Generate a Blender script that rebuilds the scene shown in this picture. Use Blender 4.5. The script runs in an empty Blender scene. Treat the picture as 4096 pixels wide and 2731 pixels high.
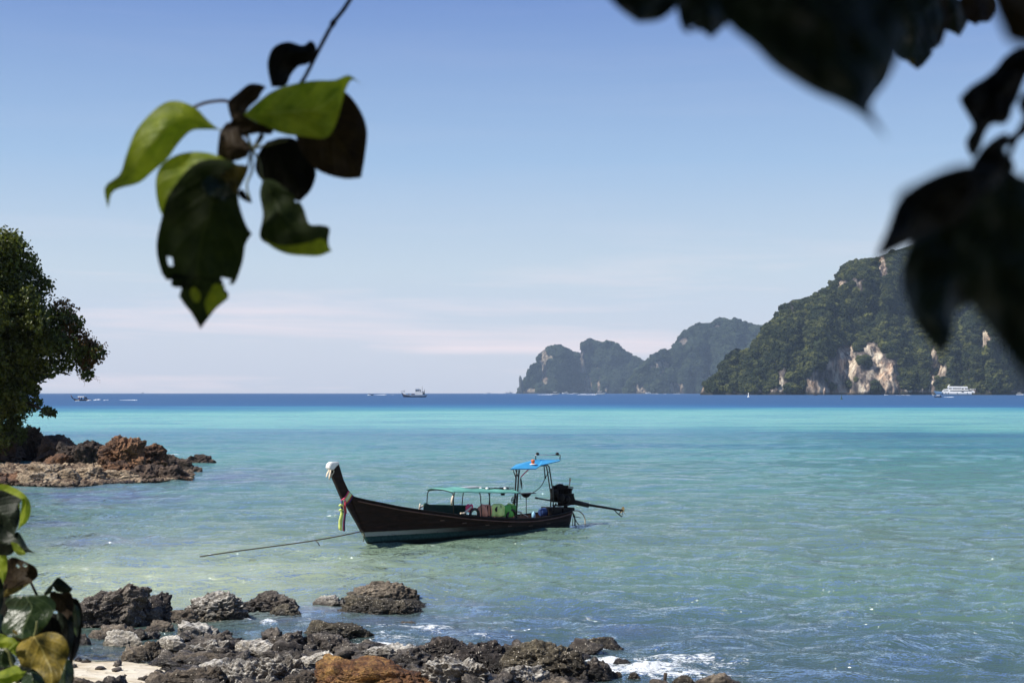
import bpy, bmesh, math, random
import numpy as np
from mathutils import Vector, Matrix
random.seed(7); RNG = np.random.default_rng(7)
SC = bpy.context.scene
COL = SC.collection
R = math.radians

# ------------------------------------------------------------------ camera, light, exposure
F_PX = 5689.0; U0 = 2048.0; VC = 1365.5; VH = 1571.0; CAMZ = 4.5
PITCH = math.atan((VH - VC) / F_PX)
cam_d = bpy.data.cameras.new('camera'); cam = bpy.data.objects.new('camera', cam_d); COL.objects.link(cam)
cam.location = (0, 0, CAMZ); cam.rotation_euler = (math.pi / 2 + PITCH, 0, 0)
cam_d.sensor_width = 36; cam_d.lens = F_PX / 4096 * 36
cam_d.clip_start = 0.05; cam_d.clip_end = 40000
cam_d.dof.use_dof = True; cam_d.dof.focus_distance = 44.0; cam_d.dof.aperture_fstop = 9.5
SC.camera = cam

SUN_EL = 51.0
SUN_AZ = math.atan2(-0.37, -1.0)            # sun stands to the left, somewhat behind the camera
SV = Vector((math.cos(R(SUN_EL)) * math.cos(SUN_AZ), math.cos(R(SUN_EL)) * math.sin(SUN_AZ), math.sin(R(SUN_EL))))
sl = bpy.data.lights.new('sun', 'SUN'); sl.energy = 5.0; sl.angle = R(0.55); sl.color = (1.0, 0.955, 0.87)
so = bpy.data.objects.new('sun', sl); COL.objects.link(so)
so.rotation_euler = SV.to_track_quat('Z', 'Y').to_euler()

W = bpy.data.worlds.new('World'); SC.world = W; W.use_nodes = True
wn = W.node_tree; wn.nodes.clear()
def _w(t, **k):
    n = wn.nodes.new(t)
    for a, b in k.items(): setattr(n, a, b)
    return n
sky = _w('ShaderNodeTexSky', sky_type='NISHITA', sun_disc=False, sun_elevation=R(SUN_EL), altitude=0.0,
         air_density=1.0, dust_density=0.35, ozone_density=2.2)
sky.sun_rotation = math.atan2(SV.x, SV.y)
bg = _w('ShaderNodeBackground'); wo = _w('ShaderNodeOutputWorld')
bg.inputs['Strength'].default_value = 0.071
tc = _w('ShaderNodeTexCoord'); sx = _w('ShaderNodeSeparateXYZ')
wn.links.new(tc.outputs['Generated'], sx.inputs[0])
# the hazy lower air scatters a little pale lilac; the whole dome gets the same gradient with height
ramp = _w('ShaderNodeValToRGB'); wn.links.new(sx.outputs['Z'], ramp.inputs[0])
cr = ramp.color_ramp
stops = [(0.0, (0.610, 0.640, 0.745)), (0.035, (0.675, 0.690, 0.760)), (0.085, (0.590, 0.680, 0.755)), (0.16, (0.345, 0.510, 0.740)), (0.27, (0.150, 0.265, 0.590)), (1.0, (0.05, 0.14, 0.42))]
while len(cr.elements) < len(stops): cr.elements.new(0.5)
for e, (p, c) in zip(cr.elements, stops): e.position = p; e.color = (*c, 1)
sc_ = _w('ShaderNodeMixRGB', blend_type='MULTIPLY'); sc_.inputs[0].default_value = 1; sc_.inputs[2].default_value = (10.6, 10.6, 10.6, 1)
wn.links.new(ramp.outputs[0], sc_.inputs[1])
mx = _w('ShaderNodeMixRGB'); mx.inputs[0].default_value = 0.85
wn.links.new(sky.outputs[0], mx.inputs[1]); wn.links.new(sc_.outputs[0], mx.inputs[2])
# thin cirrus streaks
mp = _w('ShaderNodeMapping'); mp.inputs['Scale'].default_value = (1.6, 1.6, 22.0); wn.links.new(tc.outputs['Generated'], mp.inputs[0])
nz = _w('ShaderNodeTexNoise'); nz.inputs['Scale'].default_value = 2.1; nz.inputs['Detail'].default_value = 7; nz.inputs['Roughness'].default_value = 0.58
nz.inputs['Distortion'].default_value = 0.3
wn.links.new(mp.outputs[0], nz.inputs['Vector'])
cr2 = _w('ShaderNodeValToRGB'); cr2.color_ramp.elements[0].position = 0.50; cr2.color_ramp.elements[1].position = 0.76
wn.links.new(nz.outputs['Fac'], cr2.inputs[0])
lo = _w('ShaderNodeMapRange'); lo.inputs[1].default_value = 0.05; lo.inputs[2].default_value = 0.12; lo.inputs[3].default_value = 0.8; lo.inputs[4].default_value = 0.03
wn.links.new(sx.outputs['Z'], lo.inputs[0])
mm = _w('ShaderNodeMath', operation='MULTIPLY'); wn.links.new(cr2.outputs[0], mm.inputs[0]); wn.links.new(lo.outputs[0], mm.inputs[1])
mx2 = _w('ShaderNodeMixRGB'); wn.links.new(mm.outputs[0], mx2.inputs[0]); wn.links.new(mx.outputs[0], mx2.inputs[1]); mx2.inputs[2].default_value = (11.0, 9.0, 8.7, 1)
wn.links.new(mx2.outputs[0], bg.inputs['Color']); wn.links.new(bg.outputs[0], wo.inputs[0])

vs = SC.view_settings
SC.display_settings.display_device = 'sRGB'
vs.view_transform = 'Standard'; vs.look = 'None'; vs.gamma = 1; vs.exposure = 0.57
try: vs.use_curve_mapping = False
except Exception: pass
SC.cycles.max_bounces = 6; SC.cycles.transparent_max_bounces = 12; SC.cycles.volume_bounces = 0
SC.cycles.diffuse_bounces = 3; SC.cycles.glossy_bounces = 3; SC.cycles.transmission_bounces = 3
SC.cycles.caustics_reflective = False; SC.cycles.caustics_refractive = False
SC.cycles.sample_clamp_indirect = 4

# ------------------------------------------------------------------ picture <-> place
CP, SP = math.cos(PITCH), math.sin(PITCH)
def ray(u, v):
    a, b = (u - U0) / F_PX, (VC - v) / F_PX
    return Vector((a, CP - b * SP, SP + b * CP))
def V(u, v, y):
    d = ray(u, v); k = y / d.y
    return Vector((d.x * k, y, CAMZ + d.z * k))
def G(u, v, z=0.0):
    d = ray(u, v); k = (z - CAMZ) / d.z
    return Vector((d.x * k, d.y * k, z))

# ------------------------------------------------------------------ numpy noise
def _h(ix, iy, iz, s):
    h = (ix.astype(np.uint32) * np.uint32(374761393) + iy.astype(np.uint32) * np.uint32(668265263) + iz.astype(np.uint32) * np.uint32(2147483647 & 0x7feb352d) + np.uint32(s * 974711 + 13))
    h ^= h >> np.uint32(15); h *= np.uint32(0x2c1b3c6d); h ^= h >> np.uint32(12); h *= np.uint32(0x297a2d39); h ^= h >> np.uint32(15)
    return h
_ga = np.array([(1,1,0),(-1,1,0),(1,-1,0),(-1,-1,0),(1,0,1),(-1,0,1),(1,0,-1),(-1,0,-1),(0,1,1),(0,-1,1),(0,1,-1),(0,-1,-1),(1,1,0),(-1,1,0),(0,-1,1),(0,-1,-1)], dtype=np.float32)
def pn(P, s=0):
    P = np.asarray(P, dtype=np.float32) + np.float32(57.3)
    f = np.floor(P); i = f.astype(np.int64); p = P - f
    w = p * p * p * (p * (p * 6 - 15) + 10)
    out = np.zeros(len(P), dtype=np.float32)
    for dx in (0, 1):
        wx = w[:, 0] if dx else 1 - w[:, 0]
        for dy in (0, 1):
            wy = w[:, 1] if dy else 1 - w[:, 1]
            for dz in (0, 1):
                wz = w[:, 2] if dz else 1 - w[:, 2]
                g = _ga[(_h(i[:, 0] + dx, i[:, 1] + dy, i[:, 2] + dz, s) & np.uint32(15)).astype(np.int64)]
                out += wx * wy * wz * ((p[:, 0] - dx) * g[:, 0] + (p[:, 1] - dy) * g[:, 1] + (p[:, 2] - dz) * g[:, 2])
    return out
def fbm(P, o=4, s=0, g=0.5):
    t = 0; a = 1.0; k = 1.0
    for j in range(o): t = t + a * pn(P * k, s + j); a *= g; k *= 2.03
    return t
def ridged(P, o=3, s=0, g=0.5):
    t = 0; a = 1.0; k = 1.0
    for j in range(o): t = t + a * (1 - 2.2 * np.abs(pn(P * k, s + j)) - 0.45); a *= g; k *= 2.1
    return t
def smooth(a, b, x):
    t = np.clip((x - a) / (b - a), 0, 1); return t * t * (3 - 2 * t)

# ------------------------------------------------------------------ materials
def mat(name):
    m = bpy.data.materials.new(name); m.use_nodes = True; m.node_tree.nodes.clear(); return m
class N:
    def __init__(s, m): s.t = m.node_tree
    def n(s, t, ins=None, **k):
        x = s.t.nodes.new(t)
        for a, b in k.items(): setattr(x, a, b)
        for a, b in (ins or {}).items():
            sk = x.inputs[a]
            if isinstance(b, bpy.types.NodeSocket): s.t.links.new(b, sk)
            elif isinstance(b, tuple) and len(b) == 3 and sk.type == 'RGBA': sk.default_value = (*b, 1)
            else: sk.default_value = b
        return x
    def noise(s, vec, scale, detail=4, rough=0.55, dist=0.0):
        return s.n('ShaderNodeTexNoise', {'Vector': vec, 'Scale': scale, 'Detail': detail, 'Roughness': rough, 'Distortion': dist}).outputs['Fac']
    def math(s, op, a, b=0.0, clamp=False):
        x = s.n('ShaderNodeMath', {0: a, 1: b}, operation=op); x.use_clamp = clamp; return x.outputs[0]
    def mix(s, f, a, b, mode='MIX'):
        return s.n('ShaderNodeMixRGB', {0: f, 1: a, 2: b}, blend_type=mode).outputs[0]
    def rng(s, x, a, b, c=0.0, d=1.0):
        return s.n('ShaderNodeMapRange', {0: x, 1: a, 2: b, 3: c, 4: d}).outputs[0]
    def ramp(s, x, st):
        r = s.n('ShaderNodeValToRGB', {0: x}); c = r.color_ramp
        while len(c.elements) < len(st): c.elements.new(0.5)
        for e, (p, k) in zip(c.elements, st): e.position = p; e.color = (*k, 1)
        return r.outputs[0]
    def pos(s): return s.n('ShaderNodeNewGeometry').outputs['Position']
    def map(s, vec, scale=(1, 1, 1), rot=(0, 0, 0)):
        return s.n('ShaderNodeMapping', {'Vector': vec, 'Scale': scale, 'Rotation': rot}).outputs[0]
    def bump(s, h, dist, st=1.0, nrm=None):
        d = {'Height': h, 'Distance': dist, 'Strength': st}
        if nrm is not None: d['Normal'] = nrm
        return s.n('ShaderNodeBump', d).outputs[0]
    def bsdf(s, col, rough=0.6, nrm=None, spec=0.4, metal=0.0, **k):
        d = {'Base Color': col, 'Roughness': rough, 'Specular IOR Level': spec, 'Metallic': metal}
        if nrm is not None: d['Normal'] = nrm
        d.update(k)
        return s.n('ShaderNodeBsdfPrincipled', d).outputs[0]
    def out(s, sh): s.t.links.new(sh, s.n('ShaderNodeOutputMaterial').inputs[0])
def paint(name, col, rough=0.5, var=0.25, scale=8.0, metal=0.0, spec=0.4, bump=0.0):
    m = mat(name); s = N(m); tcx = s.n('ShaderNodeTexCoord').outputs['Object']
    f = s.noise(tcx, scale, 6, 0.65)
    c = s.mix(s.rng(f, 0.35, 0.7), tuple(x * (1 - var) for x in col), tuple(min(1, x * (1 + var * 0.6)) for x in col))
    nr = s.bump(s.noise(tcx, scale * 4, 4), bump) if bump else None
    s.out(s.bsdf(c, s.rng(f, 0, 1, rough * 0.8, min(1, rough * 1.2)), nr, spec, metal)); return m

def m_rock(name, c1, c2, c3, barn=0.3, wet=True, sc=1.0, pale_top=None):
    m = mat(name); s = N(m); P = s.pos()
    a = s.noise(P, 1.1 * sc, 6, 0.6); b = s.noise(P, 5.0 * sc, 8, 0.68, 0.4); c = s.noise(P, 24 * sc, 6, 0.7)
    st = s.noise(s.map(P, (1.2, 1.2, 6), (0.5, 0.35, 0)), 3.0 * sc, 6, 0.6, 0.6)
    col = s.ramp(s.math('ADD', s.math('MULTIPLY', a, 0.45), s.math('ADD', s.math('MULTIPLY', b, 0.35), s.math('MULTIPLY', st, 0.2))),
                 [(0.36, c1), (0.47, c2), (0.60, c3)])
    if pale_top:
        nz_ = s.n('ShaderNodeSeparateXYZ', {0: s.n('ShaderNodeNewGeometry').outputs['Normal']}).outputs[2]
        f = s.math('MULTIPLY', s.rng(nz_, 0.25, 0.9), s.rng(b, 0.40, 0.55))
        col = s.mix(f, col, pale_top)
    col = s.mix(s.rng(c, 0.40, 0.62, 0.65, 0.0), col, tuple(x * 0.35 for x in c1))
    if barn > 0:
        vo = s.n('ShaderNodeTexVoronoi', {'Vector': P, 'Scale': 26 * sc, 'Randomness': 1.0}, feature='F1')
        spot = s.math('MULTIPLY', s.rng(vo.outputs['Distance'], 0.30, 0.18), s.rng(s.n('ShaderNodeSeparateXYZ', {0: vo.outputs['Color']}).outputs[0], 1 - barn, 1 - barn + 0.08))
        spot = s.math('MULTIPLY', spot, s.rng(b, 0.38, 0.52))
        col = s.mix(spot, col, (0.55, 0.50, 0.42))
    rough = 0.75
    if wet:
        z = s.n('ShaderNodeSeparateXYZ', {0: P}).outputs[2]
        wz = s.rng(s.math('ADD', z, s.math('MULTIPLY', s.math('SUBTRACT', a, 0.5), 0.35)), 0.03, 0.22)
        col = s.mix(wz, s.mix(1.0, col, (0.30, 0.27, 0.22), 'MULTIPLY'), col)
        rough = s.rng(wz, 0, 1, 0.22, 0.68)
    h = s.math('ADD', s.math('MULTIPLY', b, 0.6), s.math('ADD', s.math('MULTIPLY', c, 0.25), s.math('MULTIPLY', st, 0.4)))
    s.out(s.bsdf(col, rough, s.bump(h, 0.10 / sc, 1.0), 0.35)); return m

# ------------------------------------------------------------------ object helpers
def tag(o, label=None, cat=None, group=None, kind=None):
    if label: o['label'] = label
    if cat: o['category'] = cat
    if group: o['group'] = group
    if kind: o['kind'] = kind
    return o
def empty(name, loc=(0, 0, 0), rz=0.0, label=None, cat=None, group=None):
    o = bpy.data.objects.new(name, None); COL.objects.link(o); o.location = loc; o.rotation_euler = (0, 0, rz); o.empty_display_size = 0.2
    return tag(o, label, cat, group)
def mesh_np(name, Vn, Fn, smooth_=True):
    """Fn: (n,3) or (n,4) array"""
    me = bpy.data.meshes.new(name); Vn = np.ascontiguousarray(Vn, dtype=np.float32); Fn = np.ascontiguousarray(Fn, dtype=np.int32)
    k = Fn.shape[1]; me.vertices.add(len(Vn)); me.vertices.foreach_set('co', Vn.ravel())
    me.loops.add(Fn.size); me.loops.foreach_set('vertex_index', Fn.ravel())
    me.polygons.add(len(Fn)); me.polygons.foreach_set('loop_start', np.arange(0, Fn.size, k, dtype=np.int32))
    me.polygons.foreach_set('use_smooth', np.full(len(Fn), smooth_))
    me.update(calc_edges=True); return me
def link(name, me, m=None, parent=None, loc=None):
    o = bpy.data.objects.new(name, me); COL.objects.link(o)
    if m is not None: me.materials.append(m)
    if parent is not None: o.parent = parent
    if loc is not None: o.location = loc
    return o
def attr(me, name, arr, kind='FLOAT'):
    a = me.attributes.new(name, kind, 'POINT')
    if kind == 'FLOAT': a.data.foreach_set('value', np.ascontiguousarray(arr, dtype=np.float32))
    else:
        c = np.ones((len(arr), 4), dtype=np.float32); c[:, :3] = arr; a.data.foreach_set('color', c.ravel())
def grid_faces(nr, nc):
    i = np.arange(nr * nc).reshape(nr, nc)
    return np.stack([i[:-1, :-1], i[:-1, 1:], i[1:, 1:], i[1:, :-1]], -1).reshape(-1, 4)

class MB:
    def __init__(s): s.v = []; s.f = []; s.sm = []
    def add(s, vs_, fs, sm=False):
        o = len(s.v); s.v += [tuple(v) for v in vs_]; s.f += [tuple(i + o for i in f) for f in fs]; s.sm += [sm] * len(fs); return s
    def box(s, c, d, rz=0.0, ry=0.0, rx=0.0, taper=1.0):
        M = Matrix.Rotation(rz, 3, 'Z') @ Matrix.Rotation(ry, 3, 'Y') @ Matrix.Rotation(rx, 3, 'X'); c = Vector(c); vs_ = []
        for z in (-1, 1):
            t = taper if z > 0 else 1
            for x, y in ((-1, -1), (1, -1), (1, 1), (-1, 1)): vs_.append(c + M @ Vector((x * d[0] / 2 * t, y * d[1] / 2 * t, z * d[2] / 2)))
        return s.add(vs_, [(3, 2, 1, 0), (4, 5, 6, 7), (0, 1, 5, 4), (1, 2, 6, 5), (2, 3, 7, 6), (3, 0, 4, 7)])
    def tube(s, pts, r, n=8, cap=True, flat=1.0):
        pts = [Vector(p) for p in pts]; k = len(pts); rs = r if isinstance(r, (list, tuple)) else [r] * k; vs_ = []; up = None
        for i, p in enumerate(pts):
            t = (pts[min(i + 1, k - 1)] - pts[max(i - 1, 0)]).normalized()
            if up is None: up = Vector((0, 0, 1)) if abs(t.z) < 0.9 else Vector((1, 0, 0))
            a = t.cross(up).normalized(); b = a.cross(t).normalized(); up = b
            for j in range(n):
                an = 2 * math.pi * j / n; vs_.append(p + a * math.cos(an) * rs[i] + b * math.sin(an) * rs[i] * flat)
        fs = [(i * n + j, i * n + (j + 1) % n, (i + 1) * n + (j + 1) % n, (i + 1) * n + j) for i in range(k - 1) for j in range(n)]
        s.add(vs_, fs, True)
        if cap:
            o = len(s.v) - len(vs_); s.f += [tuple(o + j for j in range(n))[::-1], tuple(o + (k - 1) * n + j for j in range(n))]; s.sm += [False, False]
        return s
    def lathe(s, c, prof, n=14, axis='Z'):
        vs_ = []; c = Vector(c)
        for (r_, h) in prof:
            for j in range(n):
                a = 2 * math.pi * j / n; x, y = r_ * math.cos(a), r_ * math.sin(a)
                vs_.append(c + (Vector((x, y, h)) if axis == 'Z' else Vector((h, x, y)) if axis == 'X' else Vector((x, h, y))))
        k = len(prof); fs = [(i * n + j, i * n + (j + 1) % n, (i + 1) * n + (j + 1) % n, (i + 1) * n + j) for i in range(k - 1) for j in range(n)]
        fs += [tuple(range(n))[::-1], tuple((k - 1) * n + j for j in range(n))]
        return s.add(vs_, fs, True)
    def prism(s, poly, y0, y1):
        """poly: list of Vector in XZ plane; extruded over y"""
        n = len(poly); vs_ = [(p[0], y0, p[1]) for p in poly] + [(p[0], y1, p[1]) for p in poly]
        return s.add(vs_, [tuple(range(n)), tuple(range(n, 2 * n))[::-1]] + [(i, i + n, (i + 1) % n + n, (i + 1) % n) for i in range(n)])
    def torus(s, c, r1, r2, axis='Y', n=22, m=8, a0=0.0, a1=2 * math.pi):
        pts = []
        for i in range(n + 1):
            a = a0 + (a1 - a0) * i / n; x, y = r1 * math.cos(a), r1 * math.sin(a)
            pts.append(Vector(c) + (Vector((x, 0, y)) if axis == 'Y' else Vector((0, x, y)) if axis == 'X' else Vector((x, y, 0))))
        return s.tube(pts, r2, m, cap=(a1 - a0) < 6.2)
    def build(s, name, m, parent=None, bevel=0.0, loc=None):
        me = bpy.data.meshes.new(name); me.from_pydata(s.v, [], s.f); me.update()
        me.polygons.foreach_set('use_smooth', s.sm)
        bm = bmesh.new(); bm.from_mesh(me); bmesh.ops.recalc_face_normals(bm, faces=bm.faces)
        if bevel > 0: bmesh.ops.bevel(bm, geom=[e for e in bm.edges if len(e.link_faces) == 2 and e.calc_face_angle(0) > 0.6], offset=bevel, segments=2, affect='EDGES', clamp_overlap=True)
        bm.to_mesh(me); bm.free()
        return link(name, me, m, parent, loc)
def cr_spline(pts, n):
    P = np.array([tuple(p) for p in pts], float); P = np.vstack([2 * P[0] - P[1], P, 2 * P[-1] - P[-2]]); k = len(P) - 3
    d = np.r_[0, np.cumsum(np.linalg.norm(np.diff(P[1:-1], axis=0), axis=1))]; tt = np.interp(np.linspace(0, d[-1], n), d, np.arange(k + 1)); o = []
    for t in tt:
        i = min(int(t), k - 1); f = t - i; a, b, c, e = P[i:i + 4]
        o.append(0.5 * ((2 * b) + (-a + c) * f + (2 * a - 5 * b + 4 * c - e) * f ** 2 + (-a + 3 * b - 3 * c + e) * f ** 3))
    return np.array(o)
# ================================================================== THE SETTING
# ------------------------------------------------------------------ seabed and shore
def terrain(x, y):
    P = np.stack([x, y, np.zeros_like(x)], -1)
    base = -0.10 - 0.045 * np.maximum(y - 24, 0) - 0.035 * np.clip(x + 3.5, 0, 30) * smooth(16, 26, y)
    base = base + 0.05 * smooth(-4.0, -6.5, x) * smooth(29, 22, y)
    base = np.maximum(base, -6)
    bank = np.minimum((20.6 - y) * 0.17, 2.7)
    z = np.maximum(base, bank)
    z = z + 0.135 * np.exp(-(((x + 6.9) / 1.5) ** 2 + ((y - 22.9) / 1.5) ** 2) ** 1.5)
    m = 1 - ((x + 36) / 17.5) ** 2 - ((y - 84.5) / 12.5) ** 2
    z = np.maximum(z, np.where(m > 0, -0.45 + 0.55 * np.sqrt(np.maximum(m, 0)), -9))
    return z + 0.05 * fbm(P * 0.7, 3, 5) * smooth(2, 20, y)
xs = np.concatenate([np.linspace(-90, -12, 90), np.linspace(-11.8, 14, 190), np.linspace(15, 90, 50)])
ys = np.concatenate([np.linspace(-30, 18, 40), np.linspace(18.2, 34, 130), np.linspace(34.5, 120, 110)])
gx, gy = np.meshgrid(xs, ys); gz = terrain(gx.ravel(), gy.ravel())
me = mesh_np('seabed', np.stack([gx.ravel(), gy.ravel(), gz], -1), grid_faces(len(ys), len(xs)))
m = mat('sand'); s = N(m); P = s.pos()
a = s.noise(P, 0.5, 6, 0.6); b = s.noise(P, 9, 6, 0.7); c = s.noise(s.map(P, (1, 3, 1), (0, 0, 0.3)), 1.6, 4, 0.5, 0.8)
col = s.ramp(s.math('ADD', s.math('MULTIPLY', a, 0.6), s.math('MULTIPLY', c, 0.4)), [(0.34, (0.16, 0.11, 0.065)), (0.46, (0.44, 0.36, 0.24)), (0.58, (0.62, 0.55, 0.43))])
col = s.mix(s.rng(b, 0.58, 0.72), col, (0.10, 0.075, 0.05))
s.out(s.bsdf(col, 0.8, s.bump(s.math('ADD', b, s.math('MULTIPLY', c, 1.5)), 0.04)))
tag(link('sandy_ground', me, m), 'pale sand of the shore and the shallow seabed', kind='structure')

# ------------------------------------------------------------------ sea
ang = np.concatenate([np.linspace(-62, -24, 50)[:-1], np.linspace(-24, 24, 430), np.linspace(24, 62, 50)[1:]])
rr = [15.0]
while rr[-1] < 12500:
    r_ = rr[-1]; rr.append(r_ * (1.0048 if r_ < 75 else 1.008 if r_ < 900 else 1.02))
rr = np.array(rr); A_, R_ = np.meshgrid(np.radians(ang), rr)
X = (np.sin(A_) * R_).ravel(); Y = (np.cos(A_) * R_).ravel(); D = R_.ravel()
Z = np.zeros_like(X); Z0 = np.zeros_like(X)
def P2(kx, ky, rot=0.0):
    c, q = math.cos(rot), math.sin(rot); return np.stack([(X * c - Y * q) * kx, (X * q + Y * c) * ky, Z0], -1)
n_d = D < 400
dep = np.clip(-terrain(X, Y), 0.0, 6); dep[D > 118] = 6
calm = smooth(0.02, 0.55, dep) * 0.8 + 0.2
for k, (lam, amp, rot, far) in enumerate([(6.0, .07, .12, 400), (2.6, .13, -.18, 220), (1.25, .105, .25, 90), (0.62, .045, -.1, 55)]):
    mk = D < far; q = P2(0.55 / lam, 1.0 / lam, rot)[mk]
    w = pn(q, 20 + k); w = (1 - 2 * np.abs(w)) - 0.55
    Z[mk] += amp * w * calm[mk] * smooth(far, far * 0.5, D[mk])
# colour of the water column over the shoals, by place
pc = np.array([(20, .050, .075, .075), (27, .058, .100, .085), (34, .10, .165, .110), (44, .105, .158, .108), (58, .095, .165, .120), (85, .080, .185, .155), (115, .075, .215, .195), (138, .055, .180, .205),
               (158, .050, .175, .215), (185, .100, .300, .280), (230, .155, .375, .320), (330, .140, .355, .305), (400, .045, .230, .260), (455, .012, .100, .225), (600, .006, .060, .155), (13000, .004, .042, .120)])
dn = D * np.exp(0.16 * fbm(P2(0.004, 0.02), 4, 40) + 0.13 * fbm(P2(0.02, 0.09), 3, 44) * (D > 60) + 0.11 * fbm(P2(0.008, 0.16), 3, 47) * (D > 110))
side = X / np.maximum(D, 1)
dn = dn * (1 + 0.25 * np.clip(side + 0.05, 0, 0.4) * (D < 60))
ln = np.log(dn); wc = np.stack([np.interp(ln, np.log(pc[:, 0]), pc[:, i]) for i in (1, 2, 3)], -1)
# sea-grass and coral patches darken the bottom in places
patch = smooth(0.10, 0.38, fbm(P2(0.05, 0.13), 4, 60)) * smooth(60, 130, D) * smooth(440, 380, D) * 0.5
px_ = (X / np.maximum(Y, 1)) * F_PX + U0; py_ = VH + CAMZ * F_PX / np.maximum(Y, 1)
def blob(u, v, ru, rv, s_=0): return np.exp(-(((px_ - u) / ru) ** 2 + ((py_ - v) / rv) ** 2))
reef = blob(380, 1985, 420, 45) + blob(250, 2090, 260, 22) * 1.0 + blob(420, 2165, 320, 26) + blob(980, 1905, 260, 30) * .9 + blob(1350, 2450, 420, 55) * .9 + blob(2150, 2520, 900, 60) * .45 + blob(1800, 2420, 500, 30) * .5
reef = np.clip(reef * (0.75 + 1.1 * fbm(P2(0.6, 1.1), 3, 70)), 0, 1)
wc = wc * (1 - patch[:, None] * np.array([.7, .45, .2]))
wc = wc * (1 - reef[:, None]) + reef[:, None] * np.array([.075, .095, .16])
sandy = np.clip(blob(900, 2290, 900, 130) * 0.9 + blob(500, 2380, 500, 80), 0, 1)[:, None]
wc = wc * (1 - sandy * .75) + sandy * .75 * np.array([.33, .36, .22])
clear = np.exp(-dep / 0.16) * (D < 60); clear = np.clip(clear, 0, 0.93)
# foam where the swell breaks on the rocks
fm = np.zeros_like(X)
for (u, v, ru, rv, a_) in [(2560, 2670, 260, 28, 1.05), (2330, 2600, 130, 18, .95), (2740, 2690, 200, 26, .9), (2250, 2565, 50, 9, .6), (1480, 2575, 160, 13, 1.1), (1640, 2595, 70, 10, .8),
                       (1560, 2497, 130, 10, .62), (1720, 2510, 120, 18, .85), (1085, 2490, 50, 14, .75), (1900, 2535, 110, 8, .5), (650, 2485, 26, 14, 1), (1000, 2470, 30, 6, .7),
                       (2700, 2632, 260, 26, .8), (2900, 2645, 120, 20, .62), (1550, 2545, 190, 22, .6), (1800, 2560, 120, 14, .6), (760, 2500, 60, 8, .6), (1250, 2470, 90, 8, .5), (2420, 2640, 110, 26, .9), (3000, 2690, 130, 20, .5), (2620, 2590, 120, 6, .5), (1330, 2450, 60, 6, .45), (1220, 2395, 60, 5, .5), (700, 1817, 30, 3, .7)]:
    fm = np.maximum(fm, a_ * np.exp(-(((px_ - u) / ru) ** 2 + ((py_ - v) / rv) ** 2)))
fz = fm > 0.3
Z[fz] += 0.10 * np.clip(fm[fz] - 0.3, 0, 1) * (0.5 + 1.6 * np.abs(pn(P2(2.2, 3.0)[fz], 90)) + 0.8 * np.abs(pn(P2(5, 6)[fz], 91)))
fcs = grid_faces(len(rr), len(ang))
me = mesh_np('sea', np.stack([X, Y, Z], -1), fcs)
attr(me, 'wcol', wc, 'FLOAT_COLOR'); attr(me, 'clear', clear); attr(me, 'foam', fm); attr(me, 'dist', D)
m = mat('sea_water'); s = N(m); P = s.pos()
A1 = lambda n_: s.n('ShaderNodeAttribute', attribute_name=n_)
wcol = A1('wcol').outputs['Color']; cl = A1('clear').outputs['Fac']; fo = A1('foam').outputs['Fac']; ds = A1('dist').outputs['Fac']
n1 = s.noise(s.map(P, (0.55, 1, 1), (0, 0, .1)), 0.9, 5, 0.62, 0.5); n2 = s.noise(s.map(P, (0.5, 1, 1), (0, 0, -.2)), 3.4, 4, 0.6, 0.3)
n3 = s.noise(s.map(P, (0.45, 1, 1), (0, 0, .05)), 0.16, 6, 0.6, 0.4)
bmp = s.bump(n3, 2.2, s.rng(ds, 60, 300, 0.0, 0.9))
bmp = s.bump(n1, 0.85, s.rng(ds, 90, 600, 1.0, 0.3), bmp); bmp = s.bump(n2, 0.15, s.rng(ds, 30, 160, 0.8, 0.1), bmp)
fr = s.n('ShaderNodeFresnel', {'IOR': 1.33, 'Normal': bmp}).outputs[0]
fr = s.math('MINIMUM', s.math('MULTIPLY', fr, 2.5), s.rng(ds, 25, 450, 0.88, 0.2))
vv = s.noise(s.map(P, (0.4, 1, 1)), 0.035, 5, 0.6)
wcol2 = s.mix(s.rng(vv, 0.35, 0.65, 0.0, 0.22), wcol, s.mix(1.0, wcol, (0.6, 0.8, 0.85), 'MULTIPLY'))
body = s.n('ShaderNodeBsdfDiffuse', {'Color': wcol2, 'Normal': s.bump(n1, 0.12, 0.6)}).outputs[0]
tr = s.n('ShaderNodeBsdfTransparent', {'Color': (0.86, 0.93, 0.90)}).outputs[0]
body = s.n('ShaderNodeMixShader', {0: cl, 1: body, 2: tr}).outputs[0]
gl = s.n('ShaderNodeBsdfGlossy', {'Color': (0.92, 0.95, 1), 'Roughness': s.rng(ds, 90, 450, 0.07, 0.38), 'Normal': bmp}).outputs[0]
wsh = s.n('ShaderNodeMixShader', {0: fr, 1: body, 2: gl}).outputs[0]
fn = s.noise(P, 3.2, 8, 0.75, 0.8); fn2 = s.noise(s.map(P, (1, 2.0, 1)), 13.0, 5, 0.7)
ff = s.math('SUBTRACT', s.math('ADD', s.math('MULTIPLY', fo, 0.50), s.math('ADD', s.math('MULTIPLY', fn, 1.3), s.math('MULTIPLY', fn2, 0.9))), 1.40)
fmask = s.math('MULTIPLY', s.rng(ff, 0.0, 0.12), s.rng(fo, 0.10, 0.25))
foam = s.bsdf((0.86, 0.88, 0.88), 0.7, s.bump(fn2, 0.08))
s.out(s.n('ShaderNodeMixShader', {0: fmask, 1: wsh, 2: foam}).outputs[0])
tag(link('sea', me, m), 'calm sea, sandy green near the rocks, turquoise over the shoal, deep blue far out', kind='structure')

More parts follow.
